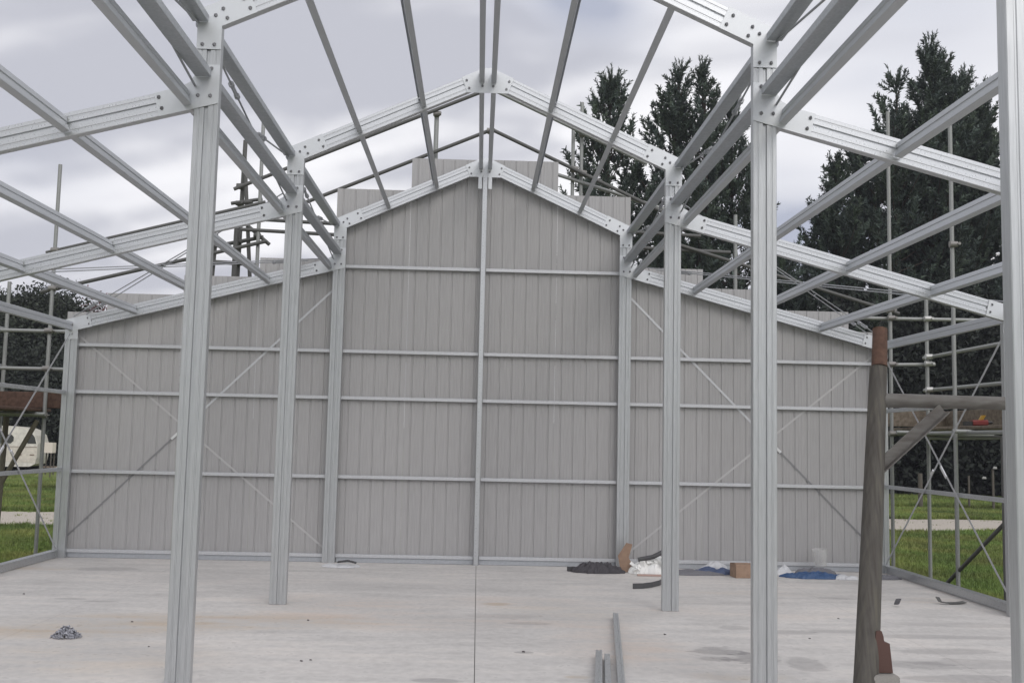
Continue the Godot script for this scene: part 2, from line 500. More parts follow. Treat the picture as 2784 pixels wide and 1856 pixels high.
func portal(called: String, label: String, z: float, gable: bool) -> Node3D:
	var f := thing(called, label, "portal frame", Vector3(0, 0, z), "steel portal frames of the shed")
	var sec := csec(0.15, 0.062, 0.016)
	var back := Vector3(0, 0, -1)
	for s in [-1.0, 1.0]:
		var st := mb()
		extrude(st, sec, Vector3(s * A_HALF, 0.002, 0), Vector3(s * A_HALF, main_bottom(1.685) - 0.004, 0), Vector3.RIGHT, back)
		obj("column", st, M.column, f)
		st = mb()
		extrude(st, sec, Vector3(s * B_HALF, 0.002, 0), Vector3(s * B_HALF, aisle_bottom(B_HALF - 0.075) - 0.03, 0), Vector3.RIGHT, back)
		obj("outer_column", st, M.column, f)
		# main rafter from the apex to the inner column
		var c := 1.0 / sqrt(1.0 + 0.4562 * 0.4562)
		var dir := Vector3(s, -0.4562, 0) * c
		var nrm := Vector3(0.4562 * s, 1, 0) * c
		st = mb()
		var p0 := Vector3(s * 0.035, main_bottom(0.035), -0.0008) + nrm * 0.075
		var p1 := Vector3(s * 1.80, main_bottom(1.80), -0.0008) + nrm * 0.075
		extrude(st, sec, p0, p1, nrm, back)
		obj("rafter", st, M.steel, f)
		# aisle rafter from the inner to the outer column
		c = 1.0 / sqrt(1.0 + 0.2643 * 0.2643)
		dir = Vector3(s, -0.2643, 0) * c
		nrm = Vector3(0.2643 * s, 1, 0) * c
		st = mb()
		p0 = Vector3(s * 1.842, aisle_bottom(1.842), -0.0008) + nrm * 0.075
		p1 = Vector3(s * 4.99, aisle_bottom(4.99), -0.0008) + nrm * 0.075
		extrude(st, sec, p0, p1, nrm, back)
		obj("aisle_rafter", st, M.steel, f)
		# plates with their bolts
		var T := 0.165
		plate(f, "knee_plate", [Vector2(1.837, 3.90), Vector2(1.837, main_bottom(1.80) + T + 0.002), Vector2(1.80, main_bottom(1.80) + T + 0.004), Vector2(1.53, main_bottom(1.53) + T + 0.004), Vector2(1.465, main_bottom(1.465) - 0.003), Vector2(1.684, main_bottom(1.684) - 0.003), Vector2(1.684, 3.90)],
			[Vector2(1.68, 4.165), Vector2(1.725, 4.12), Vector2(1.652, 4.105), Vector2(1.555, 4.235), Vector2(1.512, 4.175), Vector2(1.80, 3.93), Vector2(1.725, 3.93)], s)
		plate(f, "haunch_plate", [Vector2(1.684, 3.80), Vector2(1.684, aisle_bottom(1.684) - 0.003), Vector2(2.045, aisle_bottom(2.045) - 0.003), Vector2(2.085, aisle_bottom(2.085) + 0.155), Vector2(1.925, aisle_bottom(1.925) + 0.157), Vector2(1.865, aisle_bottom(1.865) + 0.175), Vector2(1.838, aisle_bottom(1.838) + 0.215), Vector2(1.838, 3.80)],
			[Vector2(1.735, 3.775), Vector2(1.812, 3.60), Vector2(1.735, 3.60), Vector2(2.052, 3.58), Vector2(2.03, 3.51), Vector2(1.93, 3.62)], s)
		plate(f, "eave_plate", [Vector2(4.86, aisle_bottom(4.86) - 0.12), Vector2(4.865, aisle_bottom(4.865) - 0.003), Vector2(4.70, aisle_bottom(4.70) - 0.003), Vector2(4.735, aisle_bottom(4.735) + 0.157), Vector2(5.016, aisle_bottom(5.016) + 0.157), Vector2(5.016, aisle_bottom(4.86) - 0.12)],
			[Vector2(4.76, 2.86), Vector2(4.74, 2.79), Vector2(4.93, 2.77), Vector2(4.93, 2.66)], s)
	var a := 0.19
	plate(f, "apex_plate", [Vector2(-a, main_bottom(a) - 0.003), Vector2(a, main_bottom(a) - 0.003), Vector2(0.245, main_bottom(0.245) + 0.168), Vector2(0.04, main_bottom(0.04) + 0.17), Vector2(-0.04, main_bottom(0.04) + 0.17), Vector2(-0.245, main_bottom(0.245) + 0.168)],
		[Vector2(-0.20, 4.85), Vector2(-0.175, 4.775), Vector2(0.20, 4.85), Vector2(0.175, 4.775), Vector2(-0.05, 4.80), Vector2(0.05, 4.80)], 1.0)
	if gable:
		var st := mb()
		extrude(st, csec_plain(0.058, 0.06, 0.0155), Vector3(0, 0.002, 0.004), Vector3(0, 4.83, 0.004), Vector3.RIGHT, back)
		obj("mullion", st, M.steel, f, Vector3(0, 0, 0.0045))
		for s in [-1.0, 1.0]:
			st = mb()
			extrude(st, chamfer_poly(0.045, 0.15, 0.004), Vector3(s * 0.062, 4.66, 0.0075), Vector3(s * 0.062, 4.66, 0.013), Vector3.RIGHT, Vector3.UP)
			obj("mullion_cleat", st, M.plate, f)
	return f

func purlin(called: String, label: String, cat: String, group: String, x: float, y: float, slope: float, z0: float, z1: float, flip := -1.0) -> void:
	# web faces the ridge, flanges run down the slope
	var t := Vector3(-signf(x), absf(slope), 0).normalized()
	var n := Vector3(signf(x) * absf(slope), 1, 0).normalized()
	var st := mb()
	var o := Vector3(x, y, 0) - t * 0.025 * flip
	extrude(st, csec(0.10, 0.048, 0.012, 0.007, 0.006, 0.002, 0.0), Vector3(o.x, o.y, 0), Vector3(o.x, o.y, z1 - z0), n, t * flip)
	var m := obj(called, st, M.purlin, self, Vector3(0, 0, z0))
	tag(m, label, cat, group)

# a member lying flat: web level and facing down, flanges turned up
func flat_girt(st: SurfaceTool, p0: Vector3, p1: Vector3, w: float, f: float, across: Vector3) -> void:
	extrude(st, csec_plain(w, f, 0.012), p0, p1, across, Vector3.UP)

func brace(called: String, label: String, group: String, p0: Vector3, p1: Vector3, r: float, at: float, parent: Node3D = null) -> void:
	var t := parent
	if t == null:
		t = thing(called, label, "tension brace", Vector3.ZERO, group)
	var d := (p1 - p0).normalized()
	var st := mb()
	tube(st, p0, p1, r, r, 8)
	obj("rod", st, M.rod, t)
	var q := p0.lerp(p1, at)
	st = mb()
	var side := d.cross(Vector3.UP).normalized()
	var up := side.cross(d).normalized()
	box(st, q + up * 0.014, Vector3(0.012, 0.012, 0.17), Basis(side, up, d))
	box(st, q - up * 0.014, Vector3(0.012, 0.012, 0.17), Basis(side, up, d))
	tube(st, q - d * 0.105, q - d * 0.075, 0.022, 0.022, 8)
	tube(st, q + d * 0.075, q + d * 0.105, 0.022, 0.022, 8)
	obj("turnbuckle", st, M.rod, t)

func flat_strap(parent: Node3D, p0: Vector3, p1: Vector3, w: float, th: float, nrm: Vector3, mtl: Material, at: float, size := 0.14) -> void:
	var d := (p1 - p0).normalized()
	var side := d.cross(nrm).normalized()
	var st := mb()
	extrude(st, chamfer_poly(w, th, th * 0.2), p0, p1, side, nrm)
	var o := obj("strap", st, mtl, parent)
	if at > 0:
		var q := p0.lerp(p1, at) + nrm * (0.008 + th)
		st = mb()
		extrude(st, chamfer_poly(w * 1.25, 0.014, 0.004), q - d * size * 0.5, q + d * size * 0.5, side, nrm)
		obj("tensioner", st, M.turnbuckle, o)

func cladding_profile() -> PackedVector2Array:
	var outer := PackedVector2Array()
	var w := 0.9135
	outer.append(Vector2(0, 0))
	for k in 6:
		var c := 0.076 + k * 0.1525
		outer.append(Vector2(c - 0.012, 0))
		outer.append(Vector2(c - 0.006, -0.0085))
		outer.append(Vector2(c + 0.006, -0.0085))
		outer.append(Vector2(c + 0.012, 0))
		if k < 5:
			for e in [0.055, 0.093]:
				outer.append(Vector2(c + e - 0.005, 0))
				outer.append(Vector2(c + e, 0.0025))
				outer.append(Vector2(c + e + 0.005, 0))
	outer.append(Vector2(w, 0))
	var n := outer.size()
	for i in range(n - 1, -1, -1):
		outer.append(outer[i] + Vector2(0, -0.0012))
	return outer

# ---------------------------------------------------------------- scaffold
func scaffold_tube(t: Node3D, called: String, p0: Vector3, p1: Vector3, m: Material = null, r := 0.0242) -> void:
	var st := mb()
	var base := p0
	tube(st, Vector3.ZERO, p1 - p0, r, r, 14)
	obj(called, st, m if m else M.pipe, t, base)

func coupler(t: Node3D, p: Vector3, m: Material = null) -> void:
	var st := mb()
	tube(st, Vector3(0, -0.035, 0), Vector3(0, 0.035, 0), 0.036, 0.036, 12)
	tube(st, Vector3(-0.045, 0, 0.035), Vector3(0.045, 0, 0.035), 0.034, 0.034, 12)
	tube(st, Vector3(0.05, 0, -0.02), Vector3(0.05, 0, 0.075), 0.010, 0.010, 8)
	tube(st, Vector3(0.05, 0, 0.07), Vector3(0.05, 0, 0.09), 0.018, 0.018, 6)
	obj("coupler", st, m if m else M.coupler, t, p)

func board(t: Node3D, called: String, c: Vector3, s: Vector3, m: Material) -> void:
	var st := mb()
	if s.x > s.z:
		extrude(st, chamfer_poly(s.z, s.y, 0.006), c - Vector3(s.x * 0.5, 0, 0), c + Vector3(s.x * 0.5, 0, 0), Vector3(0, 0, 1), Vector3.UP)
	else:
		extrude(st, chamfer_poly(s.x, s.y, 0.006), c - Vector3(0, 0, s.z * 0.5), c + Vector3(0, 0, s.z * 0.5), Vector3.RIGHT, Vector3.UP)
	obj(called, st, m, t)

# ---------------------------------------------------------------- vegetation
func shoot_mesh(n: int, sd: int, width: float, length: float, spread: float) -> ArrayMesh:
	var r := RandomNumberGenerator.new()
	r.seed = sd
	var st := mb()
	for i in n:
		var y := r.randf_range(0.0, 0.95)
		var a := r.randf() * TAU
		var out := Vector3(cos(a), 0, sin(a))
		var d := (out * spread + Vector3.UP * r.randf_range(0.35, 0.95)).normalized()
		var s := d.cross(Vector3(r.randf_range(-1, 1), r.randf_range(-1, 1), r.randf_range(-1, 1))).normalized() * width * 0.5
		var b := Vector3(0, y, 0)
		var e := b + d * length * r.randf_range(0.7, 1.15) * (1.0 - 0.35 * y)
		tri(st, b - s, b + s, e + s * 0.3)
		tri(st, b - s, e + s * 0.3, e - s * 0.3)
	return st.commit()

func leaf_mesh(n: int, sd: int) -> ArrayMesh:
	var r := RandomNumberGenerator.new()
	r.seed = sd
	var st := mb()
	for i in n:
		var p := Vector3(r.randfn(0, 0.3), r.randfn(0, 0.24), r.randfn(0, 0.3))
		var d := Vector3(r.randf_range(-1, 1), r.randf_range(-0.6, 1), r.randf_range(-1, 1)).normalized()
		var s := d.cross(Vector3(r.randf_range(-1, 1), r.randf_range(-1, 1), r.randf_range(-1, 1))).normalized()
		tri(st, p, p + d * 0.055 + s * 0.035, p + d * 0.12)
		tri(st, p, p + d * 0.12, p + d * 0.055 - s * 0.035)
	return st.commit()

func multimesh(called: String, mesh: Mesh, xf: Array, cols: Array, m: Material, parent: Node3D) -> MultiMeshInstance3D:
	var mm := MultiMesh.new()
	mm.transform_format = MultiMesh.TRANSFORM_3D
	mm.use_colors = true
	mm.mesh = mesh
	mm.instance_count = xf.size()
	for i in xf.size():
		mm.set_instance_transform(i, xf[i])
		mm.set_instance_color(i, cols[i])
	var o := MultiMeshInstance3D.new()
	o.name = numbered(called) if parent == self else called
	o.multimesh = mm
	o.material_override = m
	parent.add_child(o, true)
	return o

func basis_along(d: Vector3, roll: float) -> Basis:
	var y := d.normalized()
	var x := y.cross(Vector3(0.3, 0.1, 0.9)).normalized()
	var z := x.cross(y)
	return Basis(x, y, z) * Basis(Vector3.UP, roll)

var shoots := []

func pine(label: String, at: Vector3, h: float, radius: float, bare: float, density: float, sd: int, leaders := 1, gap := -1.0) -> void:
	var r := RandomNumberGenerator.new()
	r.seed = sd
	var t := thing("pine_tree", label, "pine tree", at, "dark pine trees behind the shed")
	var st := mb()
	var bend := Vector3(r.randf_range(-0.25, 0.25), 0, r.randf_range(-0.25, 0.25))
	var trunk_at := func(y: float) -> Vector3:
		return Vector3(bend.x * sin(y * 0.35), y, bend.z * sin(y * 0.3))
	var steps := 12
	for i in steps:
		var y0 := h * i / steps
		var y1 := h * (i + 1) / steps
		tube(st, trunk_at.call(y0), trunk_at.call(y1), 0.02 * h * pow(1.0 - float(i) / steps, 0.8) * 0.6 + 0.02, 0.02 * h * pow(1.0 - float(i + 1) / steps, 0.8) * 0.6 + 0.02, 8, false)
	var xf := []
	var cols := []
	var branches := mb()
	var y := h * bare
	while y < h * 0.985:
		var f := (y - h * bare) / (h * (1.0 - bare))
		var rad := minf(1.22 * radius * (0.62 + 0.38 * minf(1.0, f * 4.0 + 0.2)), 0.38 * (h * 1.01 - y) + 0.08) * r.randf_range(0.7, 1.12) * (0.72 + 0.42 * absf(sin(y * 1.25 + sd)))
		var nb := int(round(r.randf_range(3.4, 5.6) * density))
		if gap > 0 and absf(f - gap) < 0.035:
			nb = 1
			rad *= 0.5
		var a0 := r.randf() * TAU
		for b in nb:
			var a := a0 + TAU * b / nb + r.randf_range(-0.35, 0.35)
			var L := rad * r.randf_range(0.45, 1.25)
			if r.randf() < 0.12:
				L *= 1.22
			var el := lerpf(0.05, 0.95, pow(f, 1.2)) + r.randf_range(-0.12, 0.2)
			var p: Vector3 = trunk_at.call(y + r.randf_range(-0.2, 0.2))
			var out := Vector3(cos(a), 0, sin(a))
			var prev := p
			var segs := maxi(3, int(L / 0.42))
			for k in segs:
				var u := float(k + 1) / segs
				var e2 := el + 0.65 * u * u
				var q := prev + (out * cos(e2) + Vector3.UP * sin(e2)) * (L / segs)
				tube(branches, prev, q, 0.035 * (1.1 - u) + 0.008, 0.035 * (1.05 - u) + 0.006, 4, false)
				if u > 0.36 or L < 0.8:
					var cnt := 3 if (u < 0.98 and L > 1.2) else (2 if L > 0.6 else 1)
					for c in cnt:
						var side := out.cross(Vector3.UP) * r.randf_range(-1.0, 1.0)
						var d := (out * 0.38 + Vector3.UP * r.randf_range(0.45, 1.2) + side * (0.75 if u < 0.98 else 0.25)).normalized()
						var sc := r.randf_range(0.55, 1.1) * (1.0 if f < 0.8 else 0.8)
						var off := side * r.randf_range(0.0, 0.42) * (1.0 - 0.4 * u) * minf(L, 2.0) * 0.6
						xf.append(Transform3D(basis_along(d, r.randf() * TAU).scaled_local(Vector3(sc * 0.9, sc, sc * 0.9)), q + off))
						var v := r.randf_range(0.55, 1.55)
						cols.append(Color(0.056 * v, 0.076 * v, 0.060 * v * r.randf_range(0.85, 1.15)))
				prev = q
		y += lerpf(0.80, 0.50, f) * r.randf_range(0.75, 1.3) / sqrt(density)
	for k in 9 * leaders:
		var base: Vector3 = trunk_at.call(h * (0.94 + 0.055 * r.randf())) + Vector3(r.randf_range(-0.1, 0.1), 0, r.randf_range(-0.1, 0.1))
		var d := Vector3(r.randf_range(-0.3, 0.3), 1, r.randf_range(-0.3, 0.3))
		xf.append(Transform3D(basis_along(d, r.randf() * TAU).scaled_local(Vector3(0.45, r.randf_range(0.7, 1.1), 0.45)), base))
		cols.append(Color(0.056, 0.076, 0.060))
	obj("trunk", st, M.bark, t)
	obj("branches", branches, M.bark, t)
	stuff(multimesh("crown", shoots[sd % shoots.size()], xf, cols, M.needles, t))

func bush(called: String, label: String, cat: String, group: String, at: Vector3, w: float, h: float, d: float, n: int, sd: int, c: Color) -> void:
	var r := RandomNumberGenerator.new()
	r.seed = sd
	var ns := FastNoiseLite.new()
	ns.seed = sd
	ns.frequency = 0.9
	var t := thing(called, label, cat, at, group)
	var st := mb()
	for k in 6:
		var a := TAU * k / 6.0 + r.randf()
		var p := Vector3(cos(a) * w * 0.06, 0, sin(a) * d * 0.06)
		var q := Vector3(cos(a) * w * 0.3, h * r.randf_range(0.5, 0.85), sin(a) * d * 0.3)
		tube(st, p, p.lerp(q, 0.5) + Vector3(0, h * 0.06, 0), 0.02 * h, 0.012 * h, 7, false)
		tube(st, p.lerp(q, 0.5) + Vector3(0, h * 0.06, 0), q, 0.012 * h, 0.005 * h, 6, false)
	obj("trunk", st, M.bark, t)
	var xf := []
	var cols := []
	for i in n:
		var u := Vector3(r.randfn(0, 1), r.randfn(0, 1), r.randfn(0, 1)).normalized()
		var lump := 1.0 + 0.42 * ns.get_noise_3dv(u * 2.2)
		var rr := pow(r.randf(), 0.28) * lump
		var p := Vector3(u.x * rr * w * 0.5, h * 0.52 + u.y * rr * h * 0.48, u.z * rr * d * 0.5)
		if p.y < 0.05:
			p.y = r.randf_range(0.05, 0.4)
		var s := r.randf_range(0.9, 1.8) * (1.25 if called == "scrub_bush" else 1.0)
		xf.append(Transform3D(Basis.from_euler(Vector3(r.randf() * TAU, r.randf() * TAU, r.randf() * TAU)).scaled_local(Vector3.ONE * s), p))
		var v := r.randf_range(0.65, 1.35)
		cols.append(Color(c.r * v, c.g * v, c.b * v))
	stuff(multimesh("crown", leaf_mesh(80, sd), xf, cols, M.leaves, t))

# ================================================================= scene
func _ready() -> void:
	rng.seed = 4242
	# camera
	var cam := Camera3D.new()
	cam.name = "camera"
	cam.position = Vector3(-0.0113, 1.5, 12.6705)
	cam.rotation_order = EULER_ORDER_YXZ
	cam.rotation = Vector3(0.09451, -0.03052, 0.02205)
	cam.fov = 36.24
	cam.near = 0.05
	cam.far = 900
	add_child(cam, true)
	cam.current = true
	# sky, exposure
	var env := Environment.new()
	env.background_mode = Environment.BG_SKY
	var sky := Sky.new()
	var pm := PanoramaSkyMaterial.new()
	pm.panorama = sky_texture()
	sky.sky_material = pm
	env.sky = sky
	env.background_energy_multiplier = 1.12
	env.tonemap_mode = Environment.TONE_MAPPER_LINEAR
	env.tonemap_exposure = 1.0
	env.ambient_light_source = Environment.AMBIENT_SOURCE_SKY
	env.sdfgi_enabled = true
	env.ssao_enabled = true
	env.ssil_enabled = true
	env.fog_enabled = true
	env.fog_light_color = Color(0.80, 0.81, 0.86)
	env.fog_density = 0.0006
	var we := WorldEnvironment.new()
	we.name = "world_environment"
	we.environment = env
	add_child(we, true)
	# veiled sun, behind the camera to the right
	var sun := DirectionalLight3D.new()
	sun.name = "sun"
	sun.light_energy = 0.20
	sun.light_color = Color(1.0, 0.97, 0.93)
	sun.light_angular_distance = 24.0
	sun.shadow_enabled = true
	add_child(sun, true)
	sun.look_at_from_position(Vector3(0.30, 0.62, 0.72) * 10.0, Vector3.ZERO, Vector3.UP)

	make_materials()
	bolt_mesh = CylinderMesh.new()
	bolt_mesh.top_radius = 0.0115
	bolt_mesh.bottom_radius = 0.0125
	bolt_mesh.height = 0.009
	bolt_mesh.radial_segments = 6
	bolt_mesh.rings = 0
	setting()
	shed()
	scaffolds()
	floor_items()
	yard()
	trees()
	grass()

# ---------------------------------------------------------------- setting
func setting() -> void:
	# ground with a very gentle swell
	var st := mb()
	var n := FastNoiseLite.new()
	n.seed = 2
	n.frequency = 0.05
	var N := 90
	var pos := func(i: int, j: int) -> Vector3:
		var u := 2.0 * i / N - 1.0
		var v := 2.0 * j / N - 1.0
		var x := signf(u) * (absf(u) * 40.0 + pow(absf(u), 5.0) * 260.0)
		var z := signf(v) * (absf(v) * 40.0 + pow(absf(v), 5.0) * 260.0) - 8.0
		var y := GROUND + 0.05 * n.get_noise_2d(x, z) * clampf((Vector2(x, z).length() - 9.0) / 12.0, 0.0, 1.0)
		return Vector3(x, y, z)
	for j in N:
		for i in N:
			quad(st, pos.call(i, j + 1), pos.call(i + 1, j + 1), pos.call(i + 1, j), pos.call(i, j))
	var g := obj("ground", st, M.ground, self)
	structure(g)
	# far low hills
	st = mb()
	var hn := FastNoiseLite.new()
	hn.seed = 6
	hn.frequency = 0.02
	for i in 72:
		var a := TAU * i / 72.0
		var b := TAU * (i + 1) / 72.0
		var ha := 5.0 + 3.5 * hn.get_noise_2d(cos(a) * 100, sin(a) * 100)
		var hb := 5.0 + 3.5 * hn.get_noise_2d(cos(b) * 100, sin(b) * 100)
		var pa := Vector3(cos(a), 0, sin(a))
		var pb := Vector3(cos(b), 0, sin(b))
		quad(st, pb * 170 + Vector3(0, -1, 0), pa * 170 + Vector3(0, -1, 0), pa * 215 + Vector3(0, ha, 0), pb * 215 + Vector3(0, hb, 0))
		quad(st, pb * 215 + Vector3(0, hb, 0), pa * 215 + Vector3(0, ha, 0), pa * 280 + Vector3(0, -1, 0), pb * 280 + Vector3(0, -1, 0))
	structure(obj("hills", st, M.hill, self))
	# gravel path behind the shed
	st = mb()
	var pn := FastNoiseLite.new()
	pn.seed = 14
	pn.frequency = 0.6
	var prev := []
	for i in 181:
		var x := -38.0 + i * 0.42
		var zc := -9.75 - 0.145 * (x + 9.0)
		var za := zc - 2.15 + 0.35 * pn.get_noise_2d(x, 0)
		var zb := zc + 2.15 + 0.45 * pn.get_noise_2d(x, 50)
		var row := []
		for k in 7:
			var v := k / 6.0
			var crown := 0.022 + 0.03 * sin(v * PI) + 0.05 * n.get_noise_2d(x, lerpf(za, zb, v))
			row.append(Vector3(x, GROUND + crown - (0.03 if k == 0 or k == 6 else 0.0), lerpf(za, zb, v)))
		if i > 0:
			for k in 6:
				quad(st, prev[k + 1], row[k + 1], row[k], prev[k])
		prev = row
	structure(obj("gravel_path", st, M.gravel, self))
	# concrete slab in four pours, parted by saw cuts
	var fl := Node3D.new()
	fl.name = "floor"
	add_child(fl, true)
	structure(fl)
	var fm := StandardMaterial3D.new()
	fm.albedo_texture = floor_texture()
	fm.roughness = 0.68
	fm.uv1_triplanar = false
	var bumps := noise_image(61, 0.06, FastNoiseLite.TYPE_SIMPLEX, 5, 512)
	bumps.bump_map_to_normal_map(1.2)
	var bt := ImageTexture.create_from_image(bumps)
	fm.normal_enabled = true
	fm.normal_texture = bt
	fm.normal_scale = 0.25
	var xs := [-5.06, -3.40, 0.004, 3.43, 5.06]
	for k in 4:
		st = mb()
		var gap := [0.0, 0.0012, 0.0027, 0.0012, 0.0]
		var xa: float = xs[k] + gap[k]
		var xb: float = xs[k + 1] - gap[k + 1]
		var za := -0.16
		var zb := 15.0
		var v := [Vector3(xa, 0, za), Vector3(xb, 0, za), Vector3(xb, 0, zb), Vector3(xa, 0, zb)]
		for q in [0, 1, 2, 0, 2, 3]:
			st.set_normal(Vector3.UP)
			st.set_uv(Vector2((v[q].x + 5.1) / 10.2, v[q].z / 9.0))
			st.set_tangent(Plane(1, 0, 0, 1))
			st.add_vertex(v[q])
		obj("slab_panel", st, fm, fl)
	st = mb()
	box(st, Vector3(0, -0.262, 7.42), Vector3(10.12, 0.50, 15.16))
	obj("slab_edge", st, M.slab_edge, fl)

# ---------------------------------------------------------------- shed frame
func shed() -> void:
	portal("portal_frame", "end portal frame against the grey gable wall, with a thin centre mullion", BAY[0], true)
	portal("portal_frame", "middle steel portal frame, its rafters meeting at a bolted apex plate in the sky", BAY[1], false)
	portal("portal_frame", "steel portal frame whose two tall columns run off the bottom of the picture", BAY[2], false)
	portal("portal_frame", "closest steel portal frame, seen only as the wide column at the right edge", BAY[3], false)

	# gable wall: sheets, girts, base channel, flat brace straps
	var w := thing("gable_wall", "tall gable wall of ribbed grey steel sheets with uncut stepped tops", "wall", Vector3(0, 0, 0))
	var prof := cladding_profile()
	var tops := [4.985, 4.562, 3.675, 3.432, 3.19, 2.945]
	for s in [-1, 1]:
		for k in 6:
			var st := mb()
			var top: float = tops[k] + rng.randf_range(-0.008, 0.008)
			var pp := PackedVector2Array()
			var wid := 0.9135 if k < 5 else 0.47
			for q in prof:
				if q.x <= wid + 0.001:
					pp.append(q)
			var x0: float = k * 0.915 if s > 0 else -(k + 1) * 0.915
			if s < 0 and k == 5:
				x0 = -5.0 * 0.915 - wid
			extrude(st, pp, Vector3(x0, -0.04, -0.1135), Vector3(x0, top, -0.1135), Vector3.RIGHT, Vector3(0, 0, 1))
			obj("cladding_sheet", st, M.sheets[[0, 1, 0, 2, 1, 0, 2, 0, 1, 2, 0, 1][k + (6 if s > 0 else 0)]], w)
	var rows := {3.585: [1], 2.540: [0, 1, 2], 1.971: [0, 1, 2], 1.019: [0, 1, 2], 0.082: [0, 1, 2]}
	for y in rows:
		for b in rows[y]:
			var spans := [[-5.0, -1.80], [-1.72, 1.72], [1.80, 5.0]]
			var sp = spans[b]
			if b == 1:
				for half in [[-1.715, -0.036], [0.036, 1.715]]:
					var st := mb()
					flat_girt(st, Vector3(half[0], y - 0.02, -0.086), Vector3(half[1], y - 0.02, -0.086), 0.042, 0.04, Vector3(0, 0, 1))
					obj("girt", st, M.strap, w)
			else:
				var st := mb()
				flat_girt(st, Vector3(sp[0], y - 0.02, -0.086), Vector3(sp[1], y - 0.02, -0.086), 0.042, 0.04, Vector3(0, 0, 1))
				obj("girt", st, M.strap, w)
	for sp in [[-5.0, -1.84], [-1.68, -0.034], [0.034, 1.68], [1.84, 5.0]]:
		var st := mb()
		box(st, Vector3((sp[0] + sp[1]) * 0.5, 0.032, -0.096), Vector3(sp[1] - sp[0], 0.058, 0.024))
		obj("base_channel", st, M.steel_dull, w)
	var zf := Vector3(0, 0, 1)
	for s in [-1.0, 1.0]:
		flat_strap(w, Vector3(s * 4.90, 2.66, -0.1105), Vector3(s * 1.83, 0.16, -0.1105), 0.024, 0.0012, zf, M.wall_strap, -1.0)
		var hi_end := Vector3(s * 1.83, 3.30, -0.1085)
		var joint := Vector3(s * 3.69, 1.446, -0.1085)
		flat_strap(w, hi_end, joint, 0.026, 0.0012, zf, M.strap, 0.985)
		flat_strap(w, joint, Vector3(s * 4.90, 0.24, -0.1085), 0.022, 0.0012, zf, M.dark_strap, -1.0)

	# purlins, girts and eave beams between the frames
	var bay_words := ["in the far gable bay", "in the middle bay", "in the camera-side bay"]
	var main_x := [0.613, 1.197]
	var aisle_x := [1.885, 2.623, 3.41, 4.20]
	var ais_words := ["tight against the tall column", "first down from the tall column", "second down from the tall column", "lowest before the eave"]
	for k in 3:
		var z0: float = BAY[k] + 0.010
		var z1: float = BAY[k + 1] - 0.066
		for s in [-1.0, 1.0]:
			var sw := "left" if s < 0 else "right"
			for i in 2:
				if k == 2:
					continue
				purlin("roof_purlin", "purlin, %s main roof slope, %s, %s" % [sw, ["nearer the ridge", "nearer the tall columns"][i], bay_words[k]], "purlin", "galvanised roof purlins", s * main_x[i], main_bottom(main_x[i]) + 0.0825, 0.4562, z0, z1)
			if k < 2:
				purlin("ridge_purlin", "%s one of the close pair of ridge purlins, %s" % [sw, bay_words[k]], "purlin", "ridge purlins in close pairs", s * 0.058, 4.882, 0.02, z0, z1)
			for i in 4:
				if k == 2 and (i == 3 or (i == 2 and s < 0)):
					continue
				purlin("aisle_purlin", "purlin, low %s roof, %s, %s" % [sw, ais_words[i], bay_words[k]], "purlin", "galvanised roof purlins", s * aisle_x[i], aisle_bottom(aisle_x[i]) + 0.078, 0.2643, z0, z1)
			for q in [[1.82, 4.075, "upper"], [1.785, 3.72, "lower"]]:
				var st := mb()
				flat_girt(st, Vector3(s * q[0], q[1], 0), Vector3(s * q[0], q[1], z1 - z0), 0.10, 0.05, Vector3.RIGHT)
				var o := obj("upper_wall_girt", st, M.steel_dull, self, Vector3(0, 0, z0))
				tag(o, "%s flat girt along the %s tall columns, %s" % [q[2], sw, bay_words[k]], "girt", "girts along the tops of the tall columns")
			if k < 2:
				if k == 1 and s < 0:
					continue
				purlin("eave_beam", "galvanised eave beam along the %s outer wall, %s" % [sw, bay_words[k]], "eave beam", "eave beams of the outer walls", s * 4.955, 2.755, 0.02, z0, z1, -1.0)
	# outer wall girts and bottom rails in the far bay
	for s in [-1.0, 1.0]:
		var sw := "left" if s < 0 else "right"
		for q in [[1.035, "lower"], [1.955, "upper"]]:
			var st := mb()
			flat_girt(st, Vector3(s * 4.985, q[0] - 0.02, 0), Vector3(s * 4.985, q[0] - 0.02, 3.1), 0.042, 0.045, Vector3.RIGHT)
			var o := obj("side_girt", st, M.steel, self, Vector3(0, 0, 0.01))
			tag(o, "%s thin galvanised girt of the open %s outer wall by the gable corner" % [q[1], sw], "girt", "girts of the open outer walls")
		var st := mb()
		extrude(st, csec_plain(0.085, 0.05, 0.012), Vector3(s * 4.965, 0.045, 0), Vector3(s * 4.965, 0.045, 3.1), Vector3.UP, Vector3(s, 0, 0))
		extrude(st, chamfer_poly(0.09, 0.004, 0.001), Vector3(s * 4.985, 0.0905, 0), Vector3(s * 4.985, 0.0905, 3.1), Vector3.RIGHT, Vector3.UP)
		tag(obj("bottom_rail", st, M.steel, self, Vector3(0, 0, 0.01)), "galvanised bottom rail on the slab edge of the %s outer wall" % sw, "bottom rail", "bottom rails of the outer walls")
		var c := thing("cross_brace", "flat crossed tension straps with bright tensioners in the open %s outer wall" % sw, "tension brace", Vector3.ZERO, "flat crossed straps")
		flat_strap(c, Vector3(s * 4.945, 2.66, 0.03), Vector3(s * 4.945, 0.10, 3.06), 0.028, 0.0015, Vector3(-s, 0, 0), M.strap, 0.545, 0.17)
		flat_strap(c, Vector3(s * 4.952, 2.66, 3.06), Vector3(s * 4.952, 0.10, 0.03), 0.028, 0.0015, Vector3(-s, 0, 0), M.strap, 0.55, 0.07)
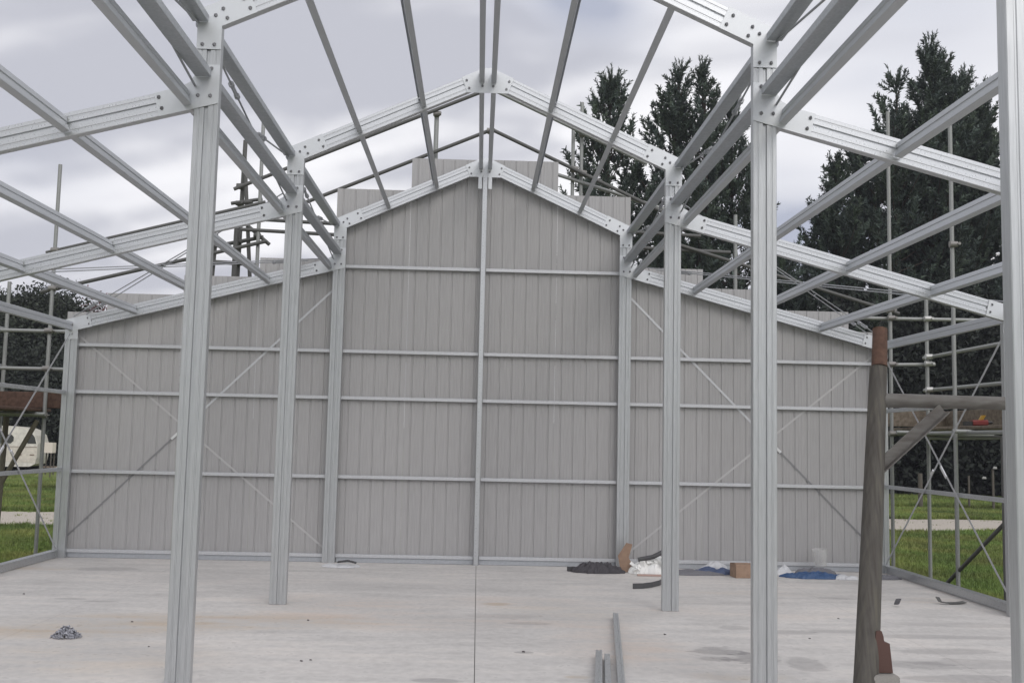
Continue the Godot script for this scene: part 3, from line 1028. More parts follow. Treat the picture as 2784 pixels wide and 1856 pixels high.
		# rods between the tall columns
		for k in 3:
			var za: float = BAY[k]
			var zb: float = BAY[k + 1]
			brace("wall_brace", "thin turnbuckle rod rising away between the %s tall columns, %s" % [sw, bay_words[k]], "tension rods between the tall columns", Vector3(s * 1.832, 3.66, zb - 0.07), Vector3(s * 1.832, 4.07, za + 0.01), 0.0075, 0.62)
			brace("wall_brace", "thin turnbuckle rod dropping away between the %s tall columns, %s" % [sw, bay_words[k]], "tension rods between the tall columns", Vector3(s * 1.832, 4.10, zb - 0.07), Vector3(s * 1.832, 3.66, za + 0.01), 0.0075, 0.30)
		# crossed pairs over the low roof of the far bay
		var rb := thing("roof_brace", "crossed pairs of thin tension rods over the far bay of the low %s roof" % sw, "tension brace", Vector3.ZERO, "crossed rods over the low roofs")
		for e in [[0.0, 0.0], [0.15, 0.03]]:
			brace("", "", "", Vector3(s * (4.93 - e[0]), 2.87 + e[1], 0.0), Vector3(s * (1.93 - e[0] * 0.3), 3.70 + e[1], 3.10), 0.006, 0.12, rb)
			brace("", "", "", Vector3(s * (1.99 + e[0]), 3.66 - e[1], 0.0), Vector3(s * (4.90 + e[0] * 0.3), 2.90 - e[1], 3.10), 0.006, 0.10, rb)

# ---------------------------------------------------------------- scaffolds
func scaffolds() -> void:
	# left
	var t := thing("scaffold", "tube scaffold with brown toe boards outside the left wall, at the left edge", "scaffold", Vector3.ZERO, "tube scaffolds round the shed")
	for p in [[-5.57, -0.9, 4.965], [-6.28, -1.25, 3.45], [-6.35, 1.9, 3.4], [-5.6, 2.3, 4.4]]:
		scaffold_tube(t, "standard", Vector3(p[0], GROUND, p[1]), Vector3(p[0], p[2], p[1]))
	for y in [2.775, 2.285, 1.69]:
		scaffold_tube(t, "ledger", Vector3(-6.7, y, -0.95), Vector3(-5.38 if y > 2.0 else -5.67, y, -0.95))
		coupler(t, Vector3(-5.57, y, -0.9))
		coupler(t, Vector3(-6.28, y, -1.0))
	for y in [2.77, 2.28]:
		scaffold_tube(t, "guard_rail", Vector3(-6.33, y + 0.05, -1.4), Vector3(-6.33, y + 0.05, 2.6))
	scaffold_tube(t, "brace", Vector3(-5.63, 1.62, -0.84), Vector3(-6.35, 0.18, -0.84), M.prop_wood, 0.03)
	scaffold_tube(t, "prop", Vector3(-6.06, GROUND, -0.84), Vector3(-6.02, 1.66, -0.84), M.prop_wood, 0.035)
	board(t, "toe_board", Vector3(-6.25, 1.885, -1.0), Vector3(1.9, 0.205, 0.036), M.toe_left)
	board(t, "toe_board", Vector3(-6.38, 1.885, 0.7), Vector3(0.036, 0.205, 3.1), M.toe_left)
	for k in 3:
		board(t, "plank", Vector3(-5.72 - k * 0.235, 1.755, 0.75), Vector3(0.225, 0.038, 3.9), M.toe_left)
	for z in [-0.75, 2.25]:
		scaffold_tube(t, "transom", Vector3(-5.5, 1.70, z), Vector3(-6.5, 1.70, z))
	# right
	t = thing("scaffold", "tube scaffold with grey-brown toe board outside the right wall, before the dark pines", "scaffold", Vector3.ZERO, "tube scaffolds round the shed")
	for p in [[5.418, -0.9, 6.03], [5.905, -0.9, 3.485], [5.5, 0.76, 5.33], [5.53, 2.9, 5.2], [6.15, 2.4, 3.6]]:
		scaffold_tube(t, "standard", Vector3(p[0], GROUND, p[1]), Vector3(p[0], p[2], p[1]))
	scaffold_tube(t, "ledger", Vector3(5.02, 3.22, -0.95), Vector3(7.2, 3.235, -0.95))
	scaffold_tube(t, "ledger", Vector3(5.36, 2.605, -0.95), Vector3(6.03, 2.625, -0.95))
	scaffold_tube(t, "ledger", Vector3(5.36, 1.70, -0.95), Vector3(6.8, 1.71, -0.95))
	for p in [Vector3(5.905, 3.225, -0.9), Vector3(5.905, 2.63, -0.9), Vector3(5.905, 2.72, -0.88), Vector3(5.905, 2.285, -0.88)]:
		coupler(t, p, M.coupler_bright)
	for p in [Vector3(5.418, 3.222, -0.9), Vector3(5.418, 2.61, -0.9), Vector3(5.418, 1.70, -0.9), Vector3(5.905, 1.70, -0.9), Vector3(5.5, 3.9, 0.76)]:
		coupler(t, p)
	scaffold_tube(t, "guard_rail", Vector3(5.95, 2.72, -1.1), Vector3(6.10, 2.76, 3.3))
	scaffold_tube(t, "guard_rail", Vector3(5.95, 2.285, -1.1), Vector3(6.10, 2.27, 3.3))
	scaffold_tube(t, "ledger", Vector3(5.58, 1.70, -1.3), Vector3(5.58, 1.70, 3.2))
	scaffold_tube(t, "ledger", Vector3(6.06, 1.655, -1.3), Vector3(6.16, 1.66, 3.2))
	board(t, "toe_board", Vector3(6.20, 1.895, 0.6), Vector3(0.036, 0.225, 5.2), M.toe_right)
	board(t, "toe_board", Vector3(6.15, 1.90, -1.02), Vector3(1.6, 0.21, 0.036), M.toe_right)
	for k in 2:
		board(t, "plank", Vector3(5.74 + k * 0.235, 1.762, 0.75), Vector3(0.225, 0.038, 4.3), M.toe_right)
	for z in [-0.7, 0.9, 2.5]:
		scaffold_tube(t, "transom", Vector3(5.4, 1.715, z), Vector3(6.3, 1.715, z))
	scaffold_tube(t, "prop", Vector3(5.5, GROUND, 1.86), Vector3(5.5, 1.66, 1.86), M.pipe_dark, 0.03)
	scaffold_tube(t, "raker", Vector3(5.5, 0.76, 1.86), Vector3(5.52, -0.33, -0.05), M.pipe_dark, 0.022)
	# behind the gable
	t = thing("scaffold", "scaffold of sloping guard rails and uprights showing above the roof line behind the gable wall", "scaffold", Vector3.ZERO, "tube scaffolds round the shed")
	scaffold_tube(t, "guard_rail", Vector3(0.04, 5.60, -0.9), Vector3(-2.62, 4.44, -0.9), M.pipe_dark)
	scaffold_tube(t, "guard_rail", Vector3(0.05, 5.61, -0.85), Vector3(2.35, 4.56, -0.85), M.pipe_dark)
	scaffold_tube(t, "guard_rail", Vector3(0.0, 6.16, -0.9), Vector3(-3.30, 4.705, -0.9), M.pipe_dark)
	scaffold_tube(t, "guard_rail", Vector3(0.02, 6.17, -0.85), Vector3(2.15, 5.20, -0.85))
	scaffold_tube(t, "guard_rail", Vector3(0.55, 5.165, -0.95), Vector3(2.55, 4.57, -0.95), M.pipe)
	scaffold_tube(t, "guard_rail", Vector3(-5.70, 3.80, -0.95), Vector3(-2.89, 4.555, -0.95), M.pipe_dark)
	scaffold_tube(t, "guard_rail", Vector3(-5.74, 3.283, -0.95), Vector3(-2.85, 4.035, -0.95), M.pipe_dark)
	scaffold_tube(t, "guard_rail", Vector3(2.45, 4.18, -0.95), Vector3(5.56, 3.29, -0.95), M.pipe_dark)
	scaffold_tube(t, "ledger", Vector3(-3.2, 4.335, -0.98), Vector3(-1.7, 4.29, -0.98), M.pipe_dark)
	scaffold_tube(t, "ledger", Vector3(-3.2, 4.19, -0.99), Vector3(-1.7, 4.145, -0.99), M.pipe_dark)
	scaffold_tube(t, "ledger", Vector3(1.7, 4.31, -0.98), Vector3(2.9, 4.27, -0.98), M.pipe_dark)
	scaffold_tube(t, "ledger", Vector3(1.7, 4.10, -0.98), Vector3(3.3, 4.06, -0.98), M.pipe_dark)
	for p in [[-2.975, -1.0, 5.86], [1.17, -1.0, 5.69], [1.283, -0.98, 6.05], [3.372, -1.0, 4.576], [0.06, -1.0, 5.66], [-4.1, -1.9, 3.0], [4.3, -1.9, 2.9]]:
		scaffold_tube(t, "standard", Vector3(p[0], GROUND, p[1]), Vector3(p[0], p[2], p[1]))
	for p in [Vector3(0.05, 5.60, -0.93), Vector3(1.283, 5.07, -0.95), Vector3(1.17, 5.12, -0.95), Vector3(1.283, 5.60, -0.95), Vector3(-5.57, 3.33, -0.93), Vector3(-5.57, 3.83, -0.93), Vector3(5.418, 3.33, -0.93)]:
		coupler(t, p)
	scaffold_tube(t, "standard", Vector3(-0.70, GROUND, -1.0), Vector3(-0.67, 5.86, -1.0), M.pipe, 0.032)
	coupler(t, Vector3(-0.67, 5.82, -0.97))
	board(t, "plank", Vector3(0, 2.55, -1.2), Vector3(7.5, 0.038, 0.225), M.toe_right)
	board(t, "plank", Vector3(0, 2.55, -1.45), Vector3(7.5, 0.038, 0.225), M.toe_right)
	# dark raking frame seen over the left roof
	t = thing("scaffold_tower", "dark leaning scaffold frame of steep tubes and clamped cross bars above the left roof", "scaffold", Vector3.ZERO)
	var far := func(x: float, y: float, z: float) -> Vector3:
		return Vector3(-0.0113 + (x + 0.0113) * 1.045, 1.5 + (y - 1.5) * 1.045, -1.5 + z)
	for p in [[-3.175, 5.36, -3.205, 3.0, 0.0, 0.03], [-3.16, 5.20, -2.97, 3.0, 0.1, 0.026], [-3.495, 4.10, -3.545, 3.0, 0.0, 0.024], [-3.185, 4.2, -3.2, 3.0, 0.22, 0.034]]:
		scaffold_tube(t, "leg", far.call(p[2], p[3], p[4]), far.call(p[0], p[1], p[4]), M.pipe_dark, p[5])
	scaffold_tube(t, "cross_bar", far.call(-3.60, 3.725, 0.06), far.call(-2.95, 3.70, 0.06), M.pipe_dark, 0.028)
	scaffold_tube(t, "cross_bar", far.call(-3.62, 3.885, 0.12), far.call(-2.86, 4.055, 0.12), M.pipe_dark, 0.026)
	scaffold_tube(t, "cross_bar", far.call(-3.06, 4.19, 0.14), far.call(-2.775, 3.955, 0.14), M.pipe_dark, 0.026)
	scaffold_tube(t, "cross_bar", far.call(-3.30, 4.49, 0.10), far.call(-2.90, 4.56, 0.10), M.pipe_dark, 0.024)
	for p in [far.call(-3.2, 4.73, 0.05), far.call(-3.2, 4.50, 0.05), far.call(-3.08, 4.51, 0.08), far.call(-3.18, 3.98, 0.1), far.call(-2.93, 4.06, 0.14), far.call(-3.2, 3.71, 0.05)]:
		coupler(t, p, M.pipe_dark)
	# cordless tool on the right platform
	t = thing("power_tool", "small red and yellow power tool lying on the right scaffold platform", "power tool", Vector3(5.86, 1.783, 0.62))
	var st := mb()
	extrude(st, chamfer_poly(0.075, 0.07, 0.018), Vector3(-0.10, 0.037, 0), Vector3(0.07, 0.042, 0.02), Vector3(0, 0, 1), Vector3.UP)
	obj("motor_housing", st, M.tool_red, t)
	st = mb()
	tube(st, Vector3(0.07, 0.045, 0.02), Vector3(0.13, 0.046, 0.027), 0.026, 0.014, 10)
	obj("chuck", st, M.tool_black, t)
	st = mb()
	extrude(st, chamfer_poly(0.05, 0.05, 0.012), Vector3(0.0, 0.06, 0.0), Vector3(0.03, 0.13, 0.02), Vector3(1, 0, 0), Vector3(0, 0, 1))
	obj("handle", st, M.tool_yellow, t)
	st = mb()
	box(st, Vector3(-0.15, 0.03, 0.0), Vector3(0.08, 0.05, 0.08))
	obj("battery", st, M.tool_black, t)

	# rusty trestle at the right front
	t = thing("pipe_trestle", "weathered leaning post with rusty top, level rail and diagonal strut, right foreground", "trestle")
	var foot := Vector3(2.245, 0.0, 6.59)
	var mid := Vector3(2.391, 1.467, 6.35)
	var neck := Vector3(2.516, 2.016, 6.17)
	var top := Vector3(2.550, 2.261, 6.10)
	st = mb()
	var grain := FastNoiseLite.new()
	grain.seed = 19
	grain.frequency = 1.0
	var pd := (top - foot).normalized()
	var pu := pd.cross(Vector3(0, 0, 1)).normalized()
	var pv := pd.cross(pu)
	var hgt := (neck - foot).length()
	var gp := []
	for i in 29:
		var f := i / 28.0
		var ring := []
		for j in 36:
			var a := TAU * j / 36.0
			var rr := lerpf(0.0725, 0.0535, f) * (1.0 + 0.035 * grain.get_noise_3d(cos(a) * 4.0, f * 1.6, sin(a) * 4.0) + 0.022 * grain.get_noise_3d(cos(a) * 14.0, f * 2.0, sin(a) * 14.0))
			ring.append(foot + pd * hgt * f + (pu * cos(a) + pv * sin(a)) * rr)
		gp.append(ring)
	for i in 28:
		for j in 36:
			var k := (j + 1) % 36
			quad(st, gp[i][j], gp[i][k], gp[i + 1][k], gp[i + 1][j])
	for j in 36:
		tri(st, gp[28][j], gp[28][(j + 1) % 36], foot + pd * hgt)
	obj("post", st, M.trestle, t)
	st = mb()
	tube(st, neck, top, 0.0485, 0.0455, 24)
	obj("rusty_sleeve", st, M.rust, t).set_meta("label", "bare rust-brown head of the post")
	st = mb()
	tube(st, Vector3(2.50, 1.802, 6.20), Vector3(3.60, 1.803, 6.12), 0.0445, 0.041, 20)
	obj("rail", st, M.rail, t)
	st = mb()
	var b0 := Vector3(2.44, 1.365, 6.27)
	var b1 := Vector3(2.90, 1.757, 6.20)
	var bd := (b1 - b0).normalized()
	var bs := Vector3(0.1, 0, 1).cross(bd).normalized()
	var bn := bd.cross(bs).normalized()
	extrude(st, PackedVector2Array([Vector2(-0.036, 0), Vector2(0.036, 0), Vector2(0.036, 0.007), Vector2(-0.029, 0.007), Vector2(-0.029, 0.05), Vector2(-0.036, 0.05)]), b0, b1, bs, bn)
	obj("strut", st, M.rail, t)
	# packing at its foot
	st = mb()
	extrude(st, PackedVector2Array([Vector2(-0.055, 0), Vector2(0.075, 0), Vector2(0.058, 0.165), Vector2(0.026, 0.172), Vector2(0.022, 0.205), Vector2(0.012, 0.235), Vector2(-0.02, 0.235)]), Vector3(0, 0, -0.06), Vector3(0, 0, 0.05), Vector3.RIGHT, Vector3.UP)
	tag(obj("wedge_block", st, M.brick_red, self, Vector3(2.345, 0.212, 6.52)), "red-brown stepped wedge block against the foot of the rusty post", "block")
	st = mb()
	extrude(st, chamfer_poly(0.15, 0.206, 0.012), Vector3(0, 0.104, -0.10), Vector3(0, 0.104, 0.10), Vector3.RIGHT, Vector3.UP)
	tag(obj("concrete_block", st, M.concrete_block, self, Vector3(2.365, 0, 6.52)), "grey concrete block under the red-brown wedge beside the rusty post", "block")

# ---------------------------------------------------------------- things on the slab
func floor_items() -> void:
	var st := mb()
	heap(st, 0.62, 0.30, 0.12, 101, 0.05, 0.9, 60, 30)
	tag(obj("dark_netting", st, M.black_cloth, self, Vector3(1.42, 0.002, 0.42)), "flat heap of dark netting on the slab left of the white bag", "netting")
	st = mb()
	box(st, Vector3(0, 0.025, 0), Vector3(0.09, 0.05, 0.05), Basis(Vector3.UP, 0.3))
	tag(obj("rubber_scrap", st, M.black_rubber, self, Vector3(1.115, 0.002, 0.36)), "tiny black scrap at the left end of the dark netting", "scrap")
	# leaning cardboard
	st = mb()
	var poly := PackedVector2Array([Vector2(-0.05, 0.0), Vector2(0.14, 0.0), Vector2(0.05, 0.17), Vector2(0.10, 0.335), Vector2(0.03, 0.35), Vector2(-0.075, 0.19)])
	extrude(st, poly, Vector3(0, 0, -0.004), Vector3(0, 0, 0.004), Vector3(0.97, 0, 0.24), Vector3(0, 0.93, -0.36))
	tag(obj("cardboard_sheet", st, M.cardboard, self, Vector3(1.74, 0.004, 0.38)), "torn brown cardboard piece leaning on the foot of the right inner wall column", "cardboard")
	st = mb()
	heap(st, 0.50, 0.30, 0.15, 207, 0.03, 0.55, 56, 36)
	var lump_rng := RandomNumberGenerator.new()
	lump_rng.seed = 52
	for i in 34:
		var u := lump_rng.randf_range(-1, 1)
		var c := Vector3(u * 0.21, 0.03 + 0.15 * lump_rng.randf() * (1.0 - u * u * 0.7), lump_rng.randf_range(-0.08, 0.11))
		var b := Basis.from_euler(Vector3(lump_rng.randf() * 6.0, lump_rng.randf() * 6.0, lump_rng.randf() * 6.0))
		box(st, c, Vector3(lump_rng.randf_range(0.05, 0.10), lump_rng.randf_range(0.03, 0.07), lump_rng.randf_range(0.04, 0.08)), b)
	tag(obj("white_sack", st, M.white_bag, self, Vector3(2.03, 0.002, 0.45)), "crumpled white plastic sack heaped on the slab behind the right middle column", "sack")
	st = mb()
	path_tube(st, [Vector3(-0.12, 0, 0), Vector3(0.05, 0.035, 0.0), Vector3(0.17, 0.09, -0.03)], 0.026, 10)
	tag(obj("black_hose_offcut", st, M.black_rubber, self, Vector3(1.99, 0.165, 0.53)), "short black hose offcut lying across the white sack", "hose")
	st = mb()
	box(st, Vector3.ZERO, Vector3(0.42, 0.016, 0.07), Basis(Vector3.UP, -0.05))
	tag(obj("thin_board", st, M.pinkboard, self, Vector3(2.05, 0.010, 0.68)), "thin reddish batten on the slab in front of the white sack", "batten")
	# curved rubber strip on edge
	st = mb()
	var pts := [Vector3(1.63, 0, 1.75), Vector3(1.74, 0, 1.72), Vector3(1.85, 0, 1.62), Vector3(1.95, 0, 1.47), Vector3(2.03, 0, 1.28), Vector3(2.08, 0, 1.10)]
	for i in pts.size() - 1:
		var d: Vector3 = (pts[i + 1] - pts[i]).normalized()
		extrude(st, chamfer_poly(0.012, 0.055, 0.003), pts[i] - Vector3(1.63, -0.030, 1.75) - d * 0.002, pts[i + 1] - Vector3(1.63, -0.030, 1.75), d.cross(Vector3.UP), Vector3.UP)
	tag(obj("rubber_strip", st, M.black_rubber, self, Vector3(1.63, 0.0, 1.75)), "curved black rubber strip on edge, on the slab in front of the white sack", "strip")
	# second heap: grey cloth and navy tarp left of the box
	st = mb()
	heap(st, 0.75, 0.22, 0.055, 303, 0.02)
	tag(obj("grey_rag", st, M.grey_cloth, self, Vector3(2.50, 0.002, 0.46)), "flat grey rag on the slab left of the navy sheet and the carton", "rag")
	st = mb()
	heap(st, 0.52, 0.26, 0.10, 311, 0.018)
	tag(obj("navy_sheet", st, M.navy_tarp, self, Vector3(2.80, 0.003, 0.36)), "crumpled navy sheet against the left side of the brown carton", "sheet")
	st = mb()
	heap(st, 0.34, 0.14, 0.13, 317, 0.03)
	tag(obj("plastic_wrap", st, M.white_film, self, Vector3(2.82, 0.002, 0.16)), "scrap of white plastic wrap at the wall foot behind the navy sheet", "plastic wrap")
	# carton
	var t := thing("carton", "small plain brown cardboard carton half hidden by the right nearest column", "carton", Vector3(3.05, 0.002, 0.62))
	st = mb()
	box(st, Vector3(0, 0.075, 0), Vector3(0.21, 0.15, 0.2), Basis(Vector3.UP, 0.12))
	obj("box_body", st, M.cardboard_box, t)
	for s in [-1.0, 1.0]:
		st = mb()
		extrude(st, PackedVector2Array([Vector2(-0.104, 0), Vector2(0.104, 0), Vector2(0.096, 0.085), Vector2(-0.096, 0.085)]), Vector3(0, 0, -0.0015), Vector3(0, 0, 0.0015), Vector3(cos(0.12), 0, -sin(0.12)), Vector3(0.0, 0.10, s * 0.995).rotated(Vector3.UP, 0.12))
		var fl := obj("flap", st, M.cardboard_box, t)
		fl.position = Vector3(0, 0.1515, s * 0.004 - s * 0.098).rotated(Vector3.UP, 0.12)
	# blue tarp heap at the right
	st = mb()
	heap(st, 0.70, 0.30, 0.066, 401, 0.034, 0.7, 60, 30)
	tag(obj("blue_tarpaulin", st, M.blue_tarp, self, Vector3(3.90, 0.002, 0.56)), "crumpled bright blue tarpaulin on the slab by the right gable wall", "tarpaulin")
	st = mb()
	heap(st, 0.42, 0.20, 0.10, 409, 0.03)
	tag(obj("white_plastic_scrap", st, M.white_film, self, Vector3(3.53, 0.002, 0.30)), "pale plastic scrap at the wall foot left of the blue tarpaulin", "plastic scrap")
	st = mb()
	heap(st, 0.46, 0.16, 0.13, 419, 0.02)
	tag(obj("dark_rag", st, M.grey_cloth, self, Vector3(4.02, 0.002, 0.24)), "dark grey rag between the blue tarpaulin and the wall foot", "rag")
	st = mb()
	heap(st, 0.30, 0.14, 0.05, 421, 0.03)
	tag(obj("silver_wrap", st, M.white_film, self, Vector3(4.26, 0.002, 0.66)), "silvery film scrap at the right end of the blue tarpaulin", "plastic scrap")
	# clear plastic tub standing behind the tarp
	st = mb()
	var ring := []
	for k in 16:
		ring.append(TAU * k / 16.0)
	for i in 16:
		var a: float = ring[i]
		var b: float = ring[(i + 1) % 16]
		quad(st, Vector3(cos(b) * 0.065, 0, sin(b) * 0.065), Vector3(cos(a) * 0.065, 0, sin(a) * 0.065), Vector3(cos(a) * 0.09, 0.2, sin(a) * 0.09), Vector3(cos(b) * 0.09, 0.2, sin(b) * 0.09))
		quad(st, Vector3(cos(a) * 0.063, 0.002, sin(a) * 0.063), Vector3(cos(b) * 0.063, 0.002, sin(b) * 0.063), Vector3(cos(b) * 0.088, 0.2, sin(b) * 0.088), Vector3(cos(a) * 0.088, 0.2, sin(a) * 0.088))
	var tub := obj("plastic_tub", st, M.clear_plastic, self, Vector3(4.12, 0.09, 0.16))
	tub.rotation = Vector3(0.05, 0, 0.12)
	tag(tub, "translucent pale plastic tub standing behind the blue tarpaulin", "tub")
	# bits along the right bottom rail
	st = mb()
	heap(st, 0.32, 0.2, 0.07, 433, 0.03)
	tag(obj("strap_offcuts", st, M.grey_cloth, self, Vector3(4.75, 0.002, 0.55)), "dark tangle of strap offcuts in the right gable corner", "offcuts")
	st = mb()
	pts = [Vector3(-0.16, 0.06, 0.02), Vector3(-0.15, 0.02, 0.06), Vector3(-0.08, 0.012, 0.08), Vector3(0.03, 0.012, 0.05), Vector3(0.12, 0.015, 0.0)]
	for i in pts.size() - 1:
		var d: Vector3 = (pts[i + 1] - pts[i]).normalized()
		var sd := d.cross(Vector3(0.2, 1, 0.1)).normalized()
		extrude(st, chamfer_poly(0.05, 0.006, 0.001), pts[i], pts[i + 1], sd, sd.cross(d))
	tag(obj("bent_bracket", st, M.pipe_dark, self, Vector3(4.70, 0.002, 2.36)), "bent dark metal strip on the slab beside the right bottom rail", "bracket")
	st = mb()
	extrude(st, chamfer_poly(0.05, 0.045, 0.015), Vector3(0, 0, -0.03), Vector3(0, 0.055, 0.02), Vector3.RIGHT, Vector3(0, 0.4, 1).normalized())
	tag(obj("foam_scrap", st, M.grey_cloth, self, Vector3(4.04, 0.02, 2.64)), "small upright grey scrap alone on the slab near the right bottom rail", "scrap")
	# wrapper at the left inner wall column
	st = mb()
	heap(st, 0.44, 0.26, 0.045, 509, 0.025, 0.5)
	tag(obj("plastic_wrapper", st, M.white_film, self, Vector3(-1.56, 0.002, 0.34)), "flattened white plastic wrapper on the slab left of the centre mullion", "wrapper")
	st = mb()
	path_tube(st, [Vector3(-0.1, 0, 0), Vector3(0.02, 0.02, 0.01), Vector3(0.12, 0.0, 0.04)], 0.012, 8)
	tag(obj("black_cord_end", st, M.black_rubber, self, Vector3(-1.50, 0.055, 0.36)), "short black cord end lying on the flattened white wrapper", "cord")
	# swarf heap at the left
	st = mb()
	var r := RandomNumberGenerator.new()
	r.seed = 99
	for i in 260:
		var a := r.randf() * TAU
		var rr := pow(r.randf(), 0.7) * 0.105
		var y := maxf(0.004, 0.085 * (1.0 - rr / 0.105) * r.randf_range(0.3, 1.1))
		var c := Vector3(cos(a) * rr, y, sin(a) * rr * 0.8)
		box(st, c, Vector3(r.randf_range(0.012, 0.034), r.randf_range(0.002, 0.006), r.randf_range(0.006, 0.016)), Basis.from_euler(Vector3(r.randf() * TAU, r.randf() * TAU, r.randf() * TAU)))
	tag(obj("metal_swarf_heap", st, M.swarf, self, Vector3(-2.975, 0.006, 4.80)), "little heap of silvery metal swarf on the slab at the left", "swarf heap")
	# steel lengths lying towards the camera
	var lens := [[1.205, 3.60, 6.9, 0.046, 0.05, "long thin galvanised steel length lying on the slab, reaching farther back"], [0.872, 5.23, 7.1, 0.046, 0.055, "left one of two short galvanised channels lying side by side at the bottom edge"], [0.922, 5.30, 7.1, 0.040, 0.042, "right one of two short galvanised channels lying side by side at the bottom edge"]]
	for l in lens:
		st = mb()
		var slope := -0.118
		extrude(st, csec_plain(l[3], l[4], 0.010) if l[3] < 0.045 else csec(l[3], l[4], 0.010, 0.006, 0.006, 0.002, 0.0), Vector3.ZERO, Vector3(slope * (l[2] - l[1]), 0, l[2] - l[1]), Vector3.RIGHT, Vector3(0, -1, 0))
		tag(obj("steel_channel_length", st, M.steel, self, Vector3(l[0], l[4] + 0.003, l[1])), l[5], "steel channel", "steel channels on the slab")
	# crumbs
	var crumbs := [[-4.137, 2.8, "dark crumb on the slab at the far left, behind the swarf heap"], [-2.72, 4.13, "dark crumb on the slab between the swarf heap and the left column"], [-2.29, 5.09, "dark crumb on the slab just left of the nearest left column"], [-1.363, 3.93, "dark crumb on brown-stained slab right of the nearest left column"], [-1.155, 5.49, "left crumb of a close pair near the bottom of the slab"], [-1.10, 5.45, "right crumb of a close pair near the bottom of the slab"], [2.635, 4.37, "dark crumb on the slab right of the nearest right column"], [0.35, 5.07, "dark crumb on the slab right of the centre joint"], [1.5, 4.3, "dark crumb on the slab between the steel length and the right column"], [3.2, 3.4, "dark crumb on the slab right of the rusty post"]]
	for c in crumbs:
		st = mb()
		var s := r.randf_range(0.007, 0.012)
		box(st, Vector3(0, s * 0.35, 0), Vector3(s * 1.6, s * 0.7, s), Basis(Vector3.UP, r.randf() * 3.0))
		box(st, Vector3(s * 0.7, s * 0.25, s * 0.5), Vector3(s, s * 0.5, s * 0.7), Basis(Vector3.UP, r.randf() * 3.0))
		tag(obj("debris_crumb", st, M.crumb, self, Vector3(c[0], 0.001, c[1])), c[2], "debris", "crumbs of debris on the slab")

